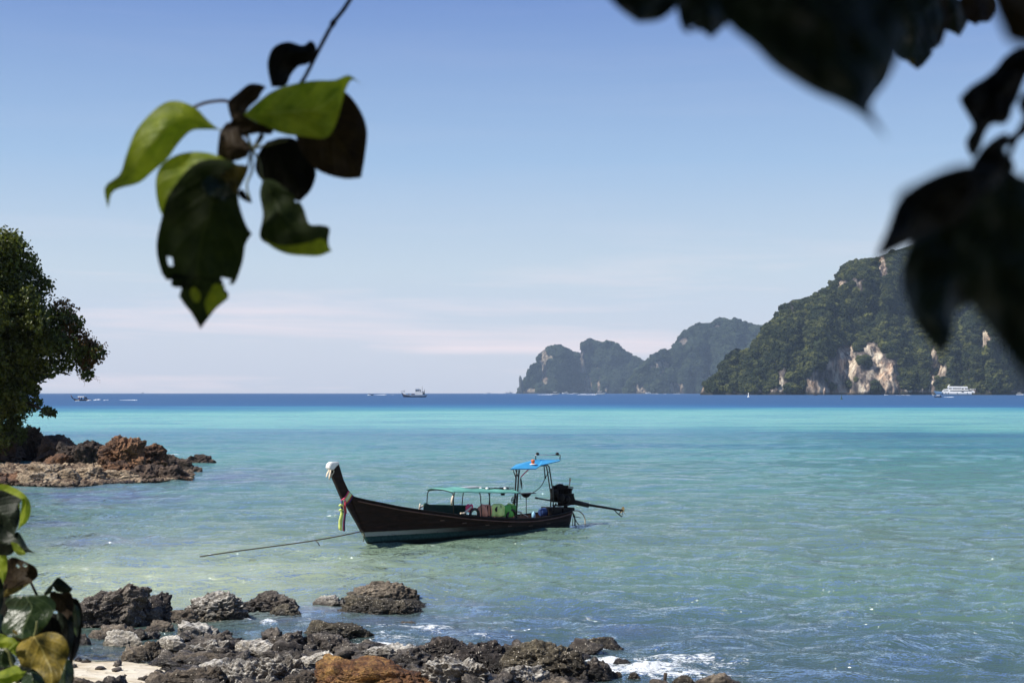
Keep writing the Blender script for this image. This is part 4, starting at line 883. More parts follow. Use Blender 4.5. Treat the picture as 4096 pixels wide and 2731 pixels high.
for y_ in (-.14, .14): mb.tube([B(2225, 2012, y_), B(2212, 2036, y_)], .025, 6); mb.tube([B(2262, 2015, y_), B(2268, 2034, y_)], .03, 6)
mb.tube([B(2262, 2015, 0), B(2264, 2036, 0)], .07, 10); mb.box(B(2244,2020,0),(.5,.34,.03)); mb.build('engine_mount', m_black, boat)
mb = MB().tube([B(2146, 1991, 0), B(2212, 2003, 0), B(2235, 2006, 0)], .024, 8); mb.tube([B(2142, 1990, 0), B(2150, 1992, 0)], .034, 8); mb.tube([B(2200, 1994, 0), B(2204, 2003, 0)], .014, 6); mb.build('tiller', m_steel, boat)
mb = MB().tube([B(2284, 2005, 0), B(2300, 2008, 0), B(2352, 2020, 0)], [.06, .085, .08], 12); mb.tube([B(2350, 2018, 0), B(2420, 2029, 0), B(2489, 2041, 0)], [.045, .042, .036], 10); mb.tube([B(2298, 2006, 0), B(2299, 1994, 0)], .018, 6); mb.build('tail_shaft', m_black, boat)
mb = MB().tube([B(2455, 2037, 0), B(2470, 2052, 0), B(2487, 2066, 0)], .018, 6); mb.tube([B(2476, 2057, 0), B(2484, 2043, 0)], .016, 6); mb.tube([B(2489, 2041, 0), B(2489, 2064, 0)], .012, 6); mb.build('skeg', m_black, boat)
def blade(pc, ang, L_, w_, tw):
    n_ = 8; vs_ = []
    ax = Vector((0, math.cos(ang), math.sin(ang))); sd = Vector((math.sin(tw), -math.sin(ang) * math.cos(tw), math.cos(ang) * math.cos(tw)))
    for th in (-.004, .004):
        for i in range(n_ + 1):
            t = i / n_; ww = w_ * math.sin(math.pi * (.12 + .86 * t)) ** .8
            for e in (-1, 1): vs_.append(pc + ax * L_ * t + sd * ww * e + Vector((th, 0, 0)))
    f = []
    for o in (0, 2 * (n_ + 1)): f += [(o + 2 * i, o + 2 * i + 1, o + 2 * i + 3, o + 2 * i + 2) for i in range(n_)]
    o = 2 * (n_ + 1); f += [(2 * i, 2 * i + 2, o + 2 * i + 2, o + 2 * i) for i in range(n_)] + [(2 * i + 1, 2 * i + 3, o + 2 * i + 3, o + 2 * i + 1) for i in range(n_)]
    return vs_, f
hub = B(2491, 2043, 0); mb = MB()
for k in range(3): mb.add(*blade(hub, math.pi / 2 + k * 2.094 + .15, .16, .055, .75))
mb.tube([hub - Vector((.05, 0, 0)), hub + Vector((.07, 0, 0))], [.03, .015], 8); mb.build('propeller', m_brass, boat)

# ---- rudder hoops at the stern
mb = MB(); mb.tube(cr_spline([B(2294, 2042, 0), B(2312, 2042, 0), B(2328, 2052, 0), B(2338, 2070, 0), B(2341, 2090, 0), B(2339, 2108, 0)], 18), [.02] * 18, 7); mb.build('hoop_rail', m_cloth, boat)
mb = MB(); mb.tube(cr_spline([B(2288, 2048, -.1), B(2296, 2060, -.1), B(2300, 2080, -.1), B(2299, 2104, -.1)], 12), .024, 7); mb.tube([B(2292, 2060, 0), B(2310, 2092, 0), B(2322, 2108, 0)], .014, 6); mb.tube([B(2296, 2064, 0), B(2322, 2070, 0)], .012, 5); mb.tube([B(2292, 2060, -.1), B(2290, 2108, -.1)], .012, 5); mb.build('rudder_frame', m_black, boat)

# ---- loose things in the boat: each its own thing
def world(o): o.location = bow; o.rotation_euler = (0, 0, a_); return o
def drape(name, u0, u1, v0, v1, yl, thick, m, lab, cat, grp=None, seed=0, folds=5, parts=()):
    p, q = B(u0, v1, yl), B(u1, v0, yl); nx, nz_ = 26, 14; mb = MB()
    for i in range(nx):
        for j in range(nz_):
            t, h = i / (nx - 1), j / (nz_ - 1); x_ = p.x + (q.x - p.x) * t; top = 1 - .16 * (2 * t - 1) ** 4 - .10 * abs(math.sin(t * folds * 2 + seed)); z_ = p.z + (q.z - p.z) * h * top
            y_ = yl - thick * math.sin(math.pi * min(1, .15 + h * .85)) ** .5 * (.6 + .4 * math.sin(t * folds * math.pi + h * 2 + seed)) * (1 - (2 * t - 1) ** 6)
            mb.v.append((x_, y_, z_))
    mb.f = [(i * nz_ + j, (i + 1) * nz_ + j, (i + 1) * nz_ + j + 1, i * nz_ + j + 1) for i in range(nx - 1) for j in range(nz_ - 1)]; mb.sm = [True] * len(mb.f)
    e = empty(name, bow, a_, lab, cat, grp); o = mb.build('vest_panel' if 'vest' in name else 'shell', m, e); sd_ = o.modifiers.new('thick', 'SOLIDIFY'); sd_.thickness = .06; sd_.offset = 1
    for (uu, rr_) in parts:
        pt = [B(uu, v0 + (v1 - v0) * t, yl - thick - .012) for t in (.12, .5, .95)]; MB().tube(pt, rr_, 5).build('strap', m_black, e)
    return e
drape('life_vest', 1909, 1960, 2016, 2064, -.58, .08, m_salmon, 'salmon-red life vest draped inside the gunwale, left of the lime one', 'life vest', 'life vests in the boat', 1, 4, ((1941, .016), (1951, .016)))
drape('life_vest', 1962, 2012, 2013, 2064, -.58, .10, m_lime, 'bright lime-yellow life vest between the salmon vest and the green one', 'life vest', 'life vests in the boat', 2, 3, ((2004, .012),))
drape('life_vest', 2008, 2062, 2017, 2066, -.56, .09, m_grn, 'green life vest with lime shoulders nearest the front canopy post', 'life vest', 'life vests in the boat', 3, 3, ((2048, .012),))
drape('life_vest', 1862, 1885, 2018, 2045, -.56, .04, m_pink, 'small pinkish-red vest corner hanging behind the dark tyre', 'life vest', 'life vests in the boat', 4, 3)
drape('life_vest', 2028, 2050, 2016, 2030, -.52, .04, m_yel, 'pale yellow vest folded on top of the green one', 'life vest', 'life vests in the boat', 5, 2)
world(tag(MB().lathe(B(1990, 2036, -.68), [(.03, -.03), (.09, -.02), (.10, .01), (.05, .04)], 14, 'Y').build('buoy_light', m_rub), 'dark round object with red centre on the lime life vest', 'float'))
for (u, v, r_, lab) in [(1898, 2057, .17, 'dark tyre fender lying against the salmon life vest'), (2046, 2062, .18, 'dark tyre fender in front of the green life vest')]:
    world(tag(MB().torus(B(u, v, -.66), r_, .045, 'Y', 26, 10).build('tyre_fender', m_rub), lab, 'fender', 'tyre fenders inside the gunwale'))
p = B(2188, 2046, .1); mb = MB().tube([B(2160, 2050, .1), B(2164, 2049, .1), B(2214, 2042, .1), B(2217, 2041, .1)], [.10, .14, .14, .10], 14); world(tag(mb.build('drum', m_bluecan), 'dark blue drum lying in the stern under the engine', 'drum'))
p = B(2134, 2058, -.2); world(tag(MB().lathe(p, [(.05, -.1), (.06, -.06), (.06, .05), (.025, .08), (.025, .11)], 12).build('bottle', paint('pale_blue', (.3, .55, .7), .3)), 'pale blue plastic bottle standing in the stern', 'bottle'))
mb = MB().tube(cr_spline([B(1842, 2052, -.66), B(1855, 2052, -.66), B(1868, 2042, -.66), B(1886, 2026, -.66)], 12), [.03] * 12, 6); world(tag(mb.build('cloth_bundle', m_cloth), 'twisted cream cloth lying on the gunwale left of the tyre', 'cloth'))
mb = MB().tube(cr_spline([B(2066, 2046, -.4), B(2090, 2054, -.4), B(2112, 2066, -.4)], 8), .014, 6); mb.tube([B(2068, 2044, -.4), B(2085, 2047, -.3), B(2082, 2062, -.3)], .018, 6); world(tag(mb.build('oar', m_cloth), 'pale wooden poles lying behind the front canopy post', 'pole'))
# cloth cap on the prow
cp = MB(); c0 = [B(u, v, 0) for u, v in [(1309, 1874), (1308, 1866), (1314, 1853), (1322, 1847), (1340, 1846), (1352, 1846), (1351, 1855), (1340, 1864), (1330, 1876), (1318, 1880)]]
cp.prism([(p.x, p.z) for p in c0], -.105, .105); o = cp.build('prow_cap', m_white, None, .025); world(tag(o, 'white cloth cap tied over the tip of the prow', 'cloth'))
mb = MB()
for k, (pts) in enumerate([[(1320, 1876), (1311, 1890), (1305, 1908)], [(1330, 1876), (1334, 1886), (1326, 1900), (1320, 1912)], [(1323, 1878), (1320, 1895), (1317, 1908), (1318, 1918)]]):
    mb.tube(cr_spline([B(u, v, -.03 - .03 * k) for u, v in pts], 10), [.03, .035, .04, .035, .04, .035, .04, .03, .03, .02], 7, flat=.5)
world(tag(mb.build('hanging_cloth', m_cloth), 'yellowed cloth strips dangling from the prow tip', 'cloth'))
# garland round the prow foot and the long ribbons
gar = empty('ribbon_garland', bow, a_, 'bright yellow, pink and navy ribbons tied round the foot of the prow', 'ribbon')
cols_ = [m_pink, m_yel, m_white, m_yel, m_red, m_navy]
for k, m_ in enumerate(cols_):
    du = k * 3.2; pts = []
    for t in np.linspace(0, 1, 9): pts.append(B(1394 + du + (1366 - 1394) * t * 1.0, 1966 + du * 1.25 + (2000 - 1966) * t + 6 * math.sin(math.pi * t), -.10))
    mb = MB().tube(cr_spline(pts, 14), .028, 7, flat=.8)
    pb_ = [B(1394 + du, 1966 + du * 1.25, y_) for y_ in (-.10, 0, .10)] + [B(1380 + du, 1985 + du, .10), B(1366 + du * .5, 2000 + du * .3, .10), B(1366 + du * .5, 2000 + du * .3, 0), B(1366 + du, 2000 + du * .2, -.1)]
    mb.tube(cr_spline(pb_, 16), .026, 6); mb.build('band', m_, gar)
for k, (m_, u0, u1, v1, r_) in enumerate([(m_yel, 1372, 1358, 2119, .028), (m_yel, 1374, 1364, 2121, .030), (m_white, 1376, 1369, 2121, .026), (m_pink, 1379, 1373, 2122, .026), (m_navy, 1382, 1377, 2123, .035), (m_yel, 1370, 1356, 2116, .02), (m_red, 1382, 1378, 2060, .04), (m_navy, 1370, 1370, 2050, .03)]):
    pts = [B(u0 - 2, 2000, -.12), B(u0 - 3, 2025, -.13 - .01 * k), B((u0 + u1) / 2 + 2, 2050, -.13), B(u1 + 1, 2085 if v1 > 2080 else 2055, -.13), B(u1, v1, -.13 + .01 * k)]
    MB().tube(cr_spline(pts, 14), [r_ * .8] * 4 + [r_] * 10, 6, flat=.6).build('ribbon', m_, gar)
for v in (2021, 2040): MB().tube([B(1356, v + 1, -.2), B(1362, v - 2, -.2), B(1372, v, -.2)], [.02, .04, .02], 7).build('knot', m_yel, gar)
mb = MB(); r0 = bow + XH * B(1444, 2122).x + Vector((0, 0, B(1444, 2122).z)) - YH * .09
r3 = G(800, 2225, .045); pts = []
for t in np.linspace(0, 1, 30): p = r0.lerp(r3, t); p.z -= .10 * math.sin(math.pi * t) * (1 - t) ** 1.2; pts.append(p)
mb.tube(pts, .018, 6); k_ = pts[9]; mb.tube([k_, k_ + Vector((.07, 0, -.06)), k_ + Vector((.13, 0, -.16))], .014, 6)
tag(mb.build('mooring_rope', m_rope), 'long dark mooring rope running left from the bow into the water', 'rope')
mb = MB(); a0 = Vector(pts[0]); mb.tube(cr_spline([a0, a0 + Vector((.05, 0, -.12)), a0 + Vector((.01, 0, -.32))], 8), .012, 5); tag(mb.build('rope_end', m_rope), 'short rope end hanging at the stem above the stripe', 'rope')
# ================================================================== DISTANT BOATS
def hull(st, nb=5):
    """st: list of (x, half beam, z top); returns builder of a closed hull down to the water"""
    mb = MB(); n = 7
    for (x, b, zt, xb) in st:
        for (f, w) in ((0, 1), (.5, .95), (1, .7), (1.15, .05)): mb.v.append((x + (xb - x) * f, -b * w, zt * (1 - f) if f <= 1 else -zt * .15))
        for (f, w) in ((1, .7), (.5, .95), (0, 1)): mb.v.append((x + (xb - x) * f, b * w, zt * (1 - f)))
    for i in range(len(st) - 1): mb.f += [(i * n + j, i * n + (j + 1) % n, (i + 1) * n + (j + 1) % n, (i + 1) * n + j) for j in range(n)]
    mb.f += [tuple(range(n)), tuple((len(st) - 1) * n + j for j in range(n))]; mb.sm = [False] * len(mb.f); return mb
def wake(u0, u1, v, thick, lab, seed, den=1.0):
    rg = np.random.default_rng(seed); a = G(u0, v); b = G(u1, v); k_ = a.y / F_PX; vs_, fs_, off = [], [], 0; p1, f1 = ico(1)
    n_ = int((u1 - u0) * 1.6 * den)
    for i in range(n_):
        t = rg.random() ** .8; c = a.lerp(b, t); r_ = k_ * thick * rg.uniform(.25, 1.0) * (.35 + .65 * t); q = p1 * np.array([r_ * 2.6, r_ * 2, r_ * .8]) + np.array([c.x, c.y + rg.normal() * k_ * 8, r_ * .2]); vs_.append(q); fs_.append(f1 + off); off += len(q)
    o = link('wake_foam', mesh_np('wake_foam', np.vstack(vs_), np.vstack(fs_)), m_foam); return tag(o, lab, kind='stuff')
m_foam = paint('wake_white', (.82, .84, .86), .8, .05); m_wht = paint('boat_white', (.80, .79, .76), .4, .06, 1); m_win = paint('dark_window', (.02, .025, .035), .2, .2); m_nav = paint('hull_navy', (.015, .02, .06), .4, .3, 1); m_bl = paint('hull_blue', (.12, .24, .42), .4, .2, 1)
m_br = paint('boat_brown', (.10, .05, .035), .6, .4, 1); m_bk = paint('boat_black', (.018, .016, .018), .6, .4, 1)
def place(name, u, v, lab, cat, grp=None, flip=1, tiltk=1.0):
    g = G(u, v); k_ = g.y / F_PX; e = empty(name, g, math.atan2(-(g.x), g.y) , lab, cat, grp); e.scale = (k_ * flip, k_, k_); return e
# fishing boat; unit = one picture pixel at its distance
e = place('fishing_boat', 1657, 1588, 'navy and white fishing boat with a stern wheelhouse, on the horizon left of the islands', 'boat')
st = [(-53, 2, 21, -43), (-46, 9, 17, -40), (-34, 13, 12, -34), (-10, 15, 8, -10), (15, 15, 8, 15), (38, 13, 9, 36), (48, 9, 10, 42), (55, 5, 10, 46)]
hull(st).build('hull', m_nav, e)
b2 = hull([(x, b + .7, z, xb) for x, b, z, xb in st]); b2.v = [(x, y, max(z, 4.4 + .25 * max(-x - 15, 0))) for x, y, z in b2.v]; b2.build('white_strake', m_wht, e)
MB().box((18, 0, 15), (30, 20, 12)).build('deckhouse', m_wht, e); MB().box((13, 0, 26), (18, 15, 10), taper=.95).build('wheelhouse', m_wht, e); MB().box((13, 0, 33.5), (20, 17, 3)).build('roof', m_wht, e)
for x, z, w in ((11, 26, 4), (17, 26, 3), (6, 26, 3)): MB().box((x, -7.6, z), (w, .8, 5)).build('window', m_win, e)
MB().box((23, 0, 24), (5, 12, 13)).build('funnel_casing', m_bk, e); MB().box((36, 0, 17), (12, 16, 12)).build('stern_shelter', m_bk, e); MB().box((34, -8.5, 19), (14, 1, 2.5)).build('awning_edge', m_wht, e)
for x in (41, 31): MB().tube([(x, 0, 8), (x, 0, 32)], .8, 5).build('mast', m_nav, e)
MB().tube([(32, 0, 30), (32, 0, 44)], .5, 5).build('aerial', m_steel, e); MB().box((-46, 0, 23), (14, 8, 1.5), ry=.1).build('bow_platform', m_nav, e); MB().tube([(-41, 0, 20), (-38, 0, 28)], .8, 5).build('bow_post', m_nav, e)
for x in (-22, -8, -2): MB().box((x, -4, 11), (6, 6, 4)).build('deck_crate', m_br, e)
# ferry
e = place('ferry', 3822, 1580.3, 'white two-deck passenger ferry lying in front of the right-hand island', 'ferry')
k2 = 165 / 150.0
def sx_(X_): return (X_ - 1170) / 2352 * 280
def sz_(Y_): return (650 - Y_) / 1008 * 120
st = [(sx_(462), 1, sz_(505), sx_(560)), (sx_(560), 9, sz_(515), sx_(620)), (sx_(760), 14, sz_(530), sx_(770)), (sx_(1000), 15, sz_(560), sx_(1000)), (sx_(1690), 15, sz_(560), sx_(1690))]
hull(st).build('hull', m_wht, e); bb = hull([(a, b + .5, c, d) for a, b, c, d in st[:3]]); bb.build('bow_panel', m_bl, e)
mb = MB().prism([(sx_(a), sz_(b)) for a, b in [(730, 560), (740, 500), (800, 450), (930, 430), (1000, 480), (1700, 480), (1720, 560)]], -14, 14); mb.build('main_deck', m_wht, e)
mb = MB().prism([(sx_(a), sz_(b)) for a, b in [(950, 490), (930, 400), (1400, 400), (1560, 405), (1580, 490)]], -11, 11); mb.build('upper_deck', m_wht, e)
mb = MB().prism([(sx_(a), sz_(b)) for a, b in [(905, 390), (925, 350), (1550, 358), (1570, 410), (920, 405)]], -13, 13); mb.build('roof', m_wht, e)
for a, b, c, d, yy_ in [(790, 935, 480, 500, 14), (1000, 1590, 482, 512, 14), (1600, 1690, 490, 515, 14), (965, 1045, 412, 440, 11), (1095, 1350, 412, 440, 11), (1370, 1430, 420, 455, 11), (1475, 1560, 420, 450, 11)]:
    MB().box(((sx_(a) + sx_(b)) / 2, -yy_ - .3, (sz_(c) + sz_(d)) / 2), (sx_(b) - sx_(a), .8, sz_(c) - sz_(d))).build('window_band', m_win, e)
for a in (750, 860, 945, 1225, 1550, 1380, 1415): MB().box((sx_(a), -15.2, sz_(580 if a < 1300 or a > 1500 else 535)), (2.5, .8, 4)).build('porthole', m_win, e)
MB().prism([(sx_(a), sz_(b)) for a, b in [(1690, 570), (1700, 480), (1790, 530), (1780, 570)]], -12, 12).build('stern_ramp', m_wht, e)
MB().tube([(sx_(930), 0, sz_(350)), (sx_(985), 0, sz_(300))], 1.6, 6).build('mast', m_wht, e); MB().tube([(sx_(985), 0, sz_(300)), (sx_(1030), 0, sz_(235))], .4, 5).build('aerial', m_steel, e)
for k in range(5): MB().tube([(sx_(1600 + k * 50), -8, sz_(480)), (sx_(1600 + k * 50), -8, sz_(430))], .5, 5).build('rail_post', m_wht, e)
MB().tube([(sx_(1600), -8, sz_(435)), (sx_(1820), -8, sz_(440))], .5, 5).build('rail', m_wht, e)
def small_longtail(u, v, s_, lab, roof, hullm, prowm, grp, flip=1):
    e = place('longtail_boat', u, v, lab, 'boat', grp, flip); e.scale = Vector(e.scale) * s_
    hull([(-34, 1.5, 16, -20), (-26, 4, 9, -17), (-12, 6, 5.5, -12), (10, 7, 5, 10), (28, 5, 7, 26), (33, 3, 8, 29)]).build('hull', hullm, e)
    MB().tube([(-26, 0, 8), (-32, 0, 15), (-35, 0, 23)], [2.4, 1.9, 1.5], 6).build('prow', prowm, e)
    mb = MB(); 
    for i in range(7):
        for j in range(5): mb.v.append((-8 + 25 * i / 6, -6 + 3 * j, 15 + 1.8 * (1 - ((j - 2) / 2) ** 2)))
    mb.f = [(i * 5 + j, (i + 1) * 5 + j, (i + 1) * 5 + j + 1, i * 5 + j + 1) for i in range(6) for j in range(4)]; mb.sm = [True] * 24
    o = mb.build('awning', roof, e); sd_ = o.modifiers.new('thick', 'SOLIDIFY'); sd_.thickness = 1.6
    for x in (-7, 4, 16):
        for y_ in (-5.5, 5.5): MB().tube([(x, y_, 5), (x, y_, 15)], .5, 5).build('awning_post', m_bk, e)
    MB().box((22, 0, 11), (9, 6, 6)).build('engine', m_bk, e); MB().tube([(20, 0, 10), (46, 0, 2)], .7, 5).build('tail_shaft', m_bk, e); MB().box((17, 0, 20), (9, 7, 1)).build('steering_roof', roof, e)
    for y_ in (-3, 3): MB().tube([(17, y_, 6), (17, y_, 20)], .45, 5).build('steering_post', m_bk, e)
    for x in (-3, 6): MB().lathe((x, 0, 6), [(1.2, 0), (1.8, 3), (1.3, 6), (1.5, 7.5), (.6, 9)], 7).build('passenger_shape', m_red if x < 0 else m_navy, e)
    return e
LT = 'small long-tail boats under way far out'
small_longtail(320, 1602, 1.0, 'brown long-tail boat with a white awning speeding left, just right of the tree', m_wht, m_br, m_br, LT)
small_longtail(3750, 1589, .52, 'tiny pale-prowed long-tail boat passing below the bow of the ferry', m_wht, m_bk, m_wht, LT)
wake(350, 362, 1602, 3.5, 'white foam right at the stern of the brown long-tail boat', 1, 2); wake(378, 398, 1600, 4.5, 'foam hump trailing behind the brown long-tail boat', 2, 2); wake(412, 430, 1600.5, 2.6, 'thin foam patch behind the brown long-tail boat', 3); wake(475, 546, 1600.5, 2.2, 'long thin end of the foam trail behind the brown long-tail boat', 4)
wake(300, 318, 1603, 2.4, 'bow foam of the brown long-tail boat', 5, 2); wake(3775, 3812, 1588.5, 2.0, 'foam trail behind the tiny long-tail boat below the ferry', 6)
SB = 'speedboats in front of the far islands'
def speedboat(u, v, s_, lab, flip=1, canopy=True, hm=None):
    e = place('speedboat', u, v, lab, 'speedboat', SB, flip); e.scale = Vector(e.scale) * s_
    hull([(22, .8, 8.5, 17), (16, 4, 7.5, 14), (4, 5, 6, 4), (-18, 5, 5, -18)]).build('hull', hm or m_wht, e)
    if canopy:
        MB().box((-3, 0, 12.5), (18, 8, 1.6)).build('canopy', m_wht, e)
        for x in (-10, 4): MB().box((x, 0, 9), (1, 7, 6)).build('canopy_frame', m_win, e)
        MB().box((6, 0, 8.5), (3, 6, 3.5), ry=-.4).build('windscreen', m_win, e)
    for y_ in (-2, 2): MB().box((-19, y_, 5), (3, 1.6, 5)).build('outboard', m_bk, e)
    return e
speedboat(2222, 1578.5, .85, 'white speedboat with a long wake, leftmost below the two-humped island')
speedboat(2402, 1578.5, 1.05, 'largest white speedboat, under the dip between the far islands, with a long wake')
speedboat(2262, 1575.5, .7, 'white speedboat between the two with long wakes', -1); speedboat(2302, 1575, .5, 'small white speedboat just right of the middle one', -1, False)
speedboat(1484, 1580, .55, 'small dark speedboat with white bow foam left of the fishing boat', -1, True, m_bk); speedboat(1953, 1573.5, .45, 'faint white speedboat on the horizon left of the rock needle', 1, False)
speedboat(2594, 1574.5, .62, 'white boat with a tall cabin below the taller far island', -1); speedboat(2036, 1573.5, .7, 'small white cabin boat just left of the rock needle', 1)
speedboat(4080, 1580.5, .8, 'white boat at the right edge of the picture under the island', 1); speedboat(3262, 1580.5, .4, 'tiny boat at the foot of the right island left of the cliffs', 1, False, m_br); speedboat(3545, 1580.5, .42, 'tiny boat below the right end of the cream cliffs', -1, False)
for a in [(2148, 2208, 1578.5, 2.3), (2305, 2385, 1578.5, 2.6), (2268, 2290, 1575.5, 1.7), (1494, 1545, 1579.5, 2.2), (1930, 1948, 1573.5, 1.1), (2605, 2632, 1574.5, 1.2), (2320, 2345, 1576, 1.6), (2498, 2510, 1574, 1), (2690, 2720, 1574.5, 1), (2655, 2665, 1574.5, 1.2), (1470, 1480, 1580.5, 3.2), (1988, 2010, 1573.5, .8), (3570, 3640, 1580.5, .9), (1564, 1573, 1579, 1)]:
    wake(*a, 'white wake line on the deep blue water', int(a[0]))
e = place('freighter', 570, 1572.6, 'tiny dark ship on the horizon, alone to the right of the tree', 'ship'); hull([(-6, 1, 1.6, -5), (-4, 2, 1.4, -4), (5, 2, 1.4, 5)]).build('hull', m_bk, e); MB().box((2.4, 0, 2.6), (2.6, 2, 2.8)).build('superstructure', m_bk, e)
for u, v, m_, lab in [(2994, 1588, m_wht, 'pale cone-topped buoy left of the right island cliffs'), (3366, 1597, paint('buoy_green', (.05, .10, .06), .6), 'dark green lattice buoy below the cream cliffs')]:
    e = place('channel_buoy', u, v, lab, 'buoy', 'buoys in the deep blue channel'); MB().lathe((0, 0, 0), [(4, -2), (5, 1), (4.6, 3), (1.6, 4)], 10).build('float', m_, e)
    MB().tube([(0, 0, 3), (0, 0, 15)], [2.2, 1.0], 6).build('tower', m_, e); MB().lathe((0, 0, 14.5), [(1.4, 0), (2.0, 1.5), (.5, 3)], 8).build('lantern', m_, e)

# ================================================================== LEAVES IN FRONT
def m_bigleaf(name, c0, c1, vein, trans=.4, rough=.5, spec=.2):
    m = mat(name); s = N(m); uv = s.n('ShaderNodeSeparateXYZ', {0: s.n('ShaderNodeAttribute', attribute_name='luv').outputs['Vector']}); a, t = uv.outputs[0], uv.outputs[1]
    P = s.pos(); f = s.noise(P, 38, 5, .65); g = s.noise(P, 160, 3, .6)
    ab = s.math('ABSOLUTE', a); mid = s.rng(ab, .045, .012)
    ph = s.math('FRACT', s.math('MULTIPLY', s.math('SUBTRACT', t, s.math('MULTIPLY', ab, .30)), 7.0)); sv = s.math('ABSOLUTE', s.math('SUBTRACT', ph, .5)); side_ = s.math('MULTIPLY', s.rng(sv, .07, .01), .35)
    vn = s.math('MAXIMUM', mid, side_)
    col = s.mix(s.rng(f, .35, .66), c0, c1); col = s.mix(s.math('MULTIPLY', vn, .55), col, vein)
    nr = s.bump(s.math('ADD', s.math('MULTIPLY', s.rng(sv, .2, 0), -.2), s.math('ADD', s.math('MULTIPLY', g, .25), s.math('MULTIPLY', f, .6))), .004, .8)
    b = s.bsdf(col, rough, nr, spec); tt = s.n('ShaderNodeBsdfTranslucent', {'Color': s.mix(1.0, col, (2.1, 2.1, .9), 'MULTIPLY'), 'Normal': nr}).outputs[0]
    s.out(s.n('ShaderNodeMixShader', {0: trans, 1: b, 2: tt}).outputs[0]); return m
LM = {'e': m_bigleaf('leaf_shaded_green', (.012, .020, .007), (.024, .036, .010), (.04, .055, .02), .3, .6, .1), 'd': m_bigleaf('leaf_shaded_dark', (.006, .010, .006), (.012, .020, .010), (.03, .045, .025), .15), 'k': m_bigleaf('leaf_shade', (.005, .005, .004), (.010, .010, .007), (.014, .016, .010), .1, .7, .08),  # canopy shade put into these darker copies of the leaf green
      'g': m_bigleaf('leaf_sunlit_green', (.12, .17, .018), (.28, .33, .032), (.36, .40, .10), .55), 'b': m_bigleaf('leaf_brown', (.014, .009, .006), (.030, .020, .010), (.04, .028, .014), .25, .6, .1),  # the green is the sunlit tone, sunlight put into its colour
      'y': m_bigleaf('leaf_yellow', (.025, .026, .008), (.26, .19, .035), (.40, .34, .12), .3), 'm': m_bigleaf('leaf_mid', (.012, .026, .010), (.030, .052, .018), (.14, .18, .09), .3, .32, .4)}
LN = [0]
def leaf(par, L, Rr, d0, d1, mk='d', fold=.012, wave=.006, holes=(), lab=None, curl=0.0):
    """L and Rr: the two edges from stalk to tip; the blade between them is folded along its midrib and waved"""
    LN[0] += 1; sd = LN[0]; n_, c_ = 30, 17
    a, b = cr_spline([(*p, 0) for p in L], n_)[:, :2], cr_spline([(*p, 0) for p in Rr], n_)[:, :2]
    t = np.linspace(0, 1, n_)[:, None]; q = np.linspace(-1, 1, c_)[None, :]
    u = a[:, :1] * (1 - q) / 2 + b[:, :1] * (1 + q) / 2; v = a[:, 1:] * (1 - q) / 2 + b[:, 1:] * (1 + q) / 2
    nz_ = pn(np.stack([u.ravel() / 90, v.ravel() / 90, np.full(u.size, sd * 3.7)], -1)).reshape(u.shape)
    prof = np.sin(np.pi * np.clip(t * .94 + .03, 0, 1))
    d = d0 + (d1 - d0) * t + fold * np.abs(q) * prof + wave * 1.6 * nz_ + wave * .6 * np.sin(t * 17 + sd) * q ** 2 + curl * t ** 3
    vs_ = np.array([tuple(V(uu, vv_, dd)) for uu, vv_, dd in zip(u.ravel(), v.ravel(), d.ravel())]); f = grid_faces(n_, c_)
    cen = np.stack([u.ravel()[f].mean(1), v.ravel()[f].mean(1)], -1); keep = np.ones(len(f), bool)
    for (hu, hv, hr) in holes:
        w_ = pn(np.stack([cen[:, 0] / 9, cen[:, 1] / 9, np.zeros(len(f))], -1)) * .8; keep &= np.hypot(cen[:, 0] - hu, cen[:, 1] - hv) > hr * (1 + w_)
    org = Vector(vs_[c_ // 2]); me = mesh_np('leaf', vs_ - np.array(org), f[keep]); at = me.attributes.new('luv', 'FLOAT_VECTOR', 'POINT'); z_ = np.zeros_like(u)
    at.data.foreach_set('vector', np.stack([(q + z_).ravel(), (t + z_).ravel(), z_.ravel()], -1).astype(np.float32).ravel())
    o = link('leaf', me, LM[mk], par, org - par.location)
    if lab: o['label'] = lab
    return o
def stem(par, pts, d, r, m_, name='stem'):
    P_ = cr_spline([V(u, v, d if not isinstance(d, (list, tuple)) else d[i]) - par.location for i, (u, v) in enumerate(pts)], 16)
    return MB().tube(P_, list(np.linspace(r[0], r[1], 16)), 7).build(name, m_, par)
m_twig = m_bark('twig', (.012, .009, .008), (.05, .038, .03), 60); m_pet = paint('leaf_stalk', (.16, .17, .06), .5, .3, 60); m_petp = paint('pink_stalk', (.42, .27, .28), .5, .3, 60)
def q8(*pts): return [(350 + .861 * x, .861 * y) for x, y in pts]
hb_ = empty('hanging_branch', V(1400, -60, 1.45), 0, 'thin twig with a cluster of heart-shaped green leaves hanging at the upper left', 'branch', 'leafy branches close to the camera')
D0 = 1.42
stem(hb_, q8((1230, -60), (1215, 10), (1140, 110), (1070, 240), (990, 390), (880, 500), (800, 640), (765, 700)), D0 + .02, (.0024, .0018), m_twig, 'twig')
MB().tube([V(*p, D0 + .02) - hb_.location for p in q8((1135, 118), (1148, 95))], [.0034, .003], 7).build('twig_node', m_twig, hb_)
stem(hb_, q8((490, 500), (560, 475), (660, 475), (700, 560), (740, 640)), D0 + .05, (.0018, .0018), m_petp, 'leaf_stalk')
for pts in [((765, 690), (700, 630), (610, 602)), ((765, 690), (740, 620), (720, 540)), ((770, 690), (800, 660), (820, 630)), ((760, 690), (700, 740), (600, 730)), ((770, 700), (800, 760), (810, 830)), ((765, 700), (750, 740), (745, 780)), ((770, 690), (850, 670), (930, 650)), ((760, 700), (765, 790), (740, 860), (760, 940))]:
    stem(hb_, q8(*pts), D0 + .01, (.0014, .001), m_pet, 'leaf_stalk')
